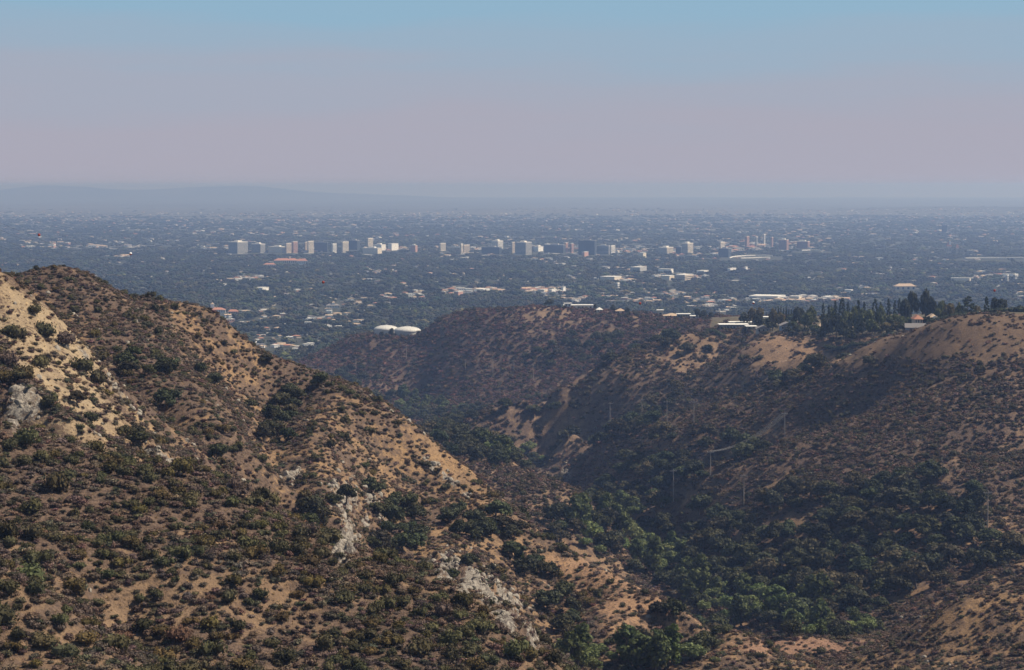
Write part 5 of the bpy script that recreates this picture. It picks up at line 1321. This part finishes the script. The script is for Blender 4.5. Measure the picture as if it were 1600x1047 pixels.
# a thinner sprinkling everywhere and streets of far roofs
for k in range(4200):
    D = math.sqrt(r.random() * (17000 ** 2 - 2700 ** 2) + 2700 ** 2); t = r.uniform(-.262, .262); X0 = t * D; nb_ = float(fbm(np.array([X0]), np.array([D]), 900, 3, 77)[0])
    if r.random() > .35 + 1.1 * nb_ + (.25 if D > 8000 else 0): continue
    x, y = project(X0, D, PLAIN); H.append((X0, D, x, y, r.uniform(7, 14) * (1.5 if D > 7800 else 1), r.uniform(0, 50)))
HA = np.array(H); hidden_h = hidden(HA[:, 0], HA[:, 1], 6.0)
HA = HA[hidden_h < 5]
vis = (HA[:, 2] > 2) & (HA[:, 2] < 1598) & (hidden(HA[:, 0], HA[:, 1], 6.0) < -3)
size = HA[:, 4] / HA[:, 1] * vis * (HA[:, 5] > 20); order = np.argsort(-size)[:300]
rest = np.setdiff1d(np.arange(len(HA)), order)
HP = []; used_h = {}
def area_name(x, y):
    if y < 396: return 'along the front of downtown' if x > 350 else 'in the pale left town strip'
    if y > 500: return 'near the hill foot'
    if x < 560: return 'in the left basin trees'
    if x < 700: return 'behind the water tanks'
    if x < 930: return 'over the far hill'
    if x < 1130: return 'behind the mesa rim'
    if x < 1360: return 'near the white shopping centre'
    return 'in the hazy trees at the right'
fam = {}
for n_, k in enumerate(order):
    X0, D, x, y, w, cl_ = HA[k]; v = n_ % 6 if n_ < 6 else int(r.choice([0, 0, 1, 2, 3, 4, 4, 5]))
    o = bpy.data.objects.new('house', HM[v]); COL.objects.link(o); hh = r.uniform(.34, .52)
    o.location = (X0, D, float(height(X0, D)) + w * .3 * hh + .2); o.rotation_euler = (0, 0, r.choice([0.0, 1.57]) + r.normal(.25, .25)); o.scale = (w, w * r.uniform(.7, 1.2), w * hh)
    lab = f'{"wide" if w > 20 else "small"} {HT[v][3]} building {area_name(x, y)}'; tag(o, lab, 'house', 'houses scattered through the basin')
    fam.setdefault(lab, []).append((o, x, y)); CLEAR.append((X0, D, w * .55 + 2, cl_))
    if n_ < 6: HP.append(o)
for lab, its in list(fam.items()):
    if len(its) < 12: continue
    ym = np.array([q_[2] for q_ in its]); c1, c2 = np.percentile(ym, [33, 66]); del fam[lab]
    for q_ in its: fam.setdefault(lab + (', farther' if q_[2] < c1 else ', mid row' if q_[2] < c2 else ', nearer'), []).append(q_)
for lab, its in fam.items():
    if len(its) < 2: continue
    its.sort(key=lambda q_: q_[1])
    for m_, (o, x, y) in enumerate(its): o['label'] = f'{lab}, {ordinal(m_, len(its))}'
RH = HA[rest]; hz = RH[:, 4] * r.uniform(.3, .5, len(RH))
gn_stuff('far_houses', 'pale houses and sheds sprinkled through the whole basin', RH[:, 0], RH[:, 1], height(RH[:, 0], RH[:, 1]) + hz * .3 + .2, np.c_[RH[:, 4], RH[:, 4] * .9, hz], np.ones((len(RH), 3)), HP, 44, tilt=0.0)
for k in rest[::1]:
    if HA[k, 1] < 7500: CLEAR.append((HA[k, 0], HA[k, 1], HA[k, 4] * .5 + 2, HA[k, 5]))
# tree canopy
def small_crown(seed):
    rr_ = np.random.default_rng(seed); cl = [(rr_.normal(0, .22), rr_.normal(0, .22), .45 + rr_.random() * .4, .30, .30, .28) for _ in range(6)]
    return mesh_only('basin_tree', foliage(seed, cl, 14, .12, .85, jitter=.2), M_oak)
BT = [small_crown(900 + s_) for s_ in range(5)]
r = np.random.default_rng(45); PTS = []
for (d0, d1, sp_, s0, s1) in ((2450, 4200, 15, 8, 16), (4200, 7000, 19, 9, 18), (7000, 10000, 27, 11, 20), (10000, 15000, 40, 14, 26), (15000, 20000, 66, 14, 24)):
    area = 2 * .262 * (d1 ** 2 - d0 ** 2) / 2; n = int(area / sp_ ** 2)
    D = np.sqrt(r.random(n) * (d1 ** 2 - d0 ** 2) + d0 ** 2); t = r.uniform(-.262, .262, n); X = t * D
    dn = .85 * (1 - .93 * sstep(10500, 18500, D)) + .5 * fbm(X, D, 700, 3, 55) + .4 * fbm(X, D, 160, 2, 56) - (.25 if d0 >= 7000 else 0)
    ok = (r.random(n) < dn) & (hidden(X, D, 12.0) < 6); X, D = X[ok], D[ok]; PTS.append(np.c_[X, D, r.uniform(s0, s1, len(X))])
PTS = np.concatenate(PTS); kill = np.zeros(len(PTS), bool)
so = np.argsort(PTS[:, 1]); PTS = PTS[so]
for (cx, cy, hw, dep) in CLEAR:
    a_, b_ = np.searchsorted(PTS[:, 1], [cy - dep, cy + hw + 6])
    s_ = PTS[a_:b_]; kill[a_:b_] |= np.abs(s_[:, 0] / s_[:, 1] - cx / cy) * cy < hw + s_[:, 2] * .25
PTS = PTS[~kill]; n = len(PTS); print('basin trees', n)
X, D, s_ = PTS.T; Z = height(X, D); tn = tints(n, (.95, 1.0, 1.05), .22, 46, .1)
tn = np.clip(tn * (1 + .5 * fbm(X, D, 300, 2, 57))[:, None], .3, 3)
lite = r.random(n) < .08; tn[lite] *= np.array([1.9, 1.7, 1.3])
scl = np.c_[s_, s_ * r.uniform(.85, 1.15, n), s_ * r.uniform(.42, .8, n) * np.interp(D, [3500, 6500, 9000], [1, .62, .5])]
pick = np.argsort(np.abs(D - 3000))[:5]; bp_ = []
for v, k in enumerate(pick):
    o = bpy.data.objects.new('basin_tree_canopy', BT[v]); COL.objects.link(o); o.location = (X[k], D[k], Z[k]); o.scale = scl[k]; o['tint'] = [1., 1., 1.]; tag(o, 'tree of the unbroken garden canopy in the basin', kind='stuff'); bp_.append(o)
gn_stuff('basin_tree_canopy', 'dark green garden trees covering the whole basin', X, D, Z, scl, tn, bp_, 47, tilt=.05)

# ------------------------------------------------------------------ the hazy air
zt_ = float(GZ.max()) + 14; zt_ = max(zt_, 22.0)
m = MB(); m.box(-18000, 18000, -60, 39800, PLAIN - 14, zt_)
hm = bpy.data.materials.new('haze'); hm.use_nodes = True; hn = hm.node_tree; hn.nodes.clear()
ho = hn.nodes.new('ShaderNodeOutputMaterial'); hv = hn.nodes.new('ShaderNodeVolumePrincipled')
hv.inputs['Color'].default_value = (0.34, 0.50, 0.88, 1); hv.inputs['Density'].default_value = 0.98e-4
hv.inputs['Absorption Color'].default_value = (.45, .36, 0, 1); hv.inputs['Anisotropy'].default_value = 0.3
hn.links.new(hv.outputs[0], ho.inputs['Volume'])
hz_ = m.obj('haze', hm); tag(hz_, kind='stuff', label='thin blue smog lying over the valley and basin')
print('lowest', float(GZ.min()), 'top', zt_)
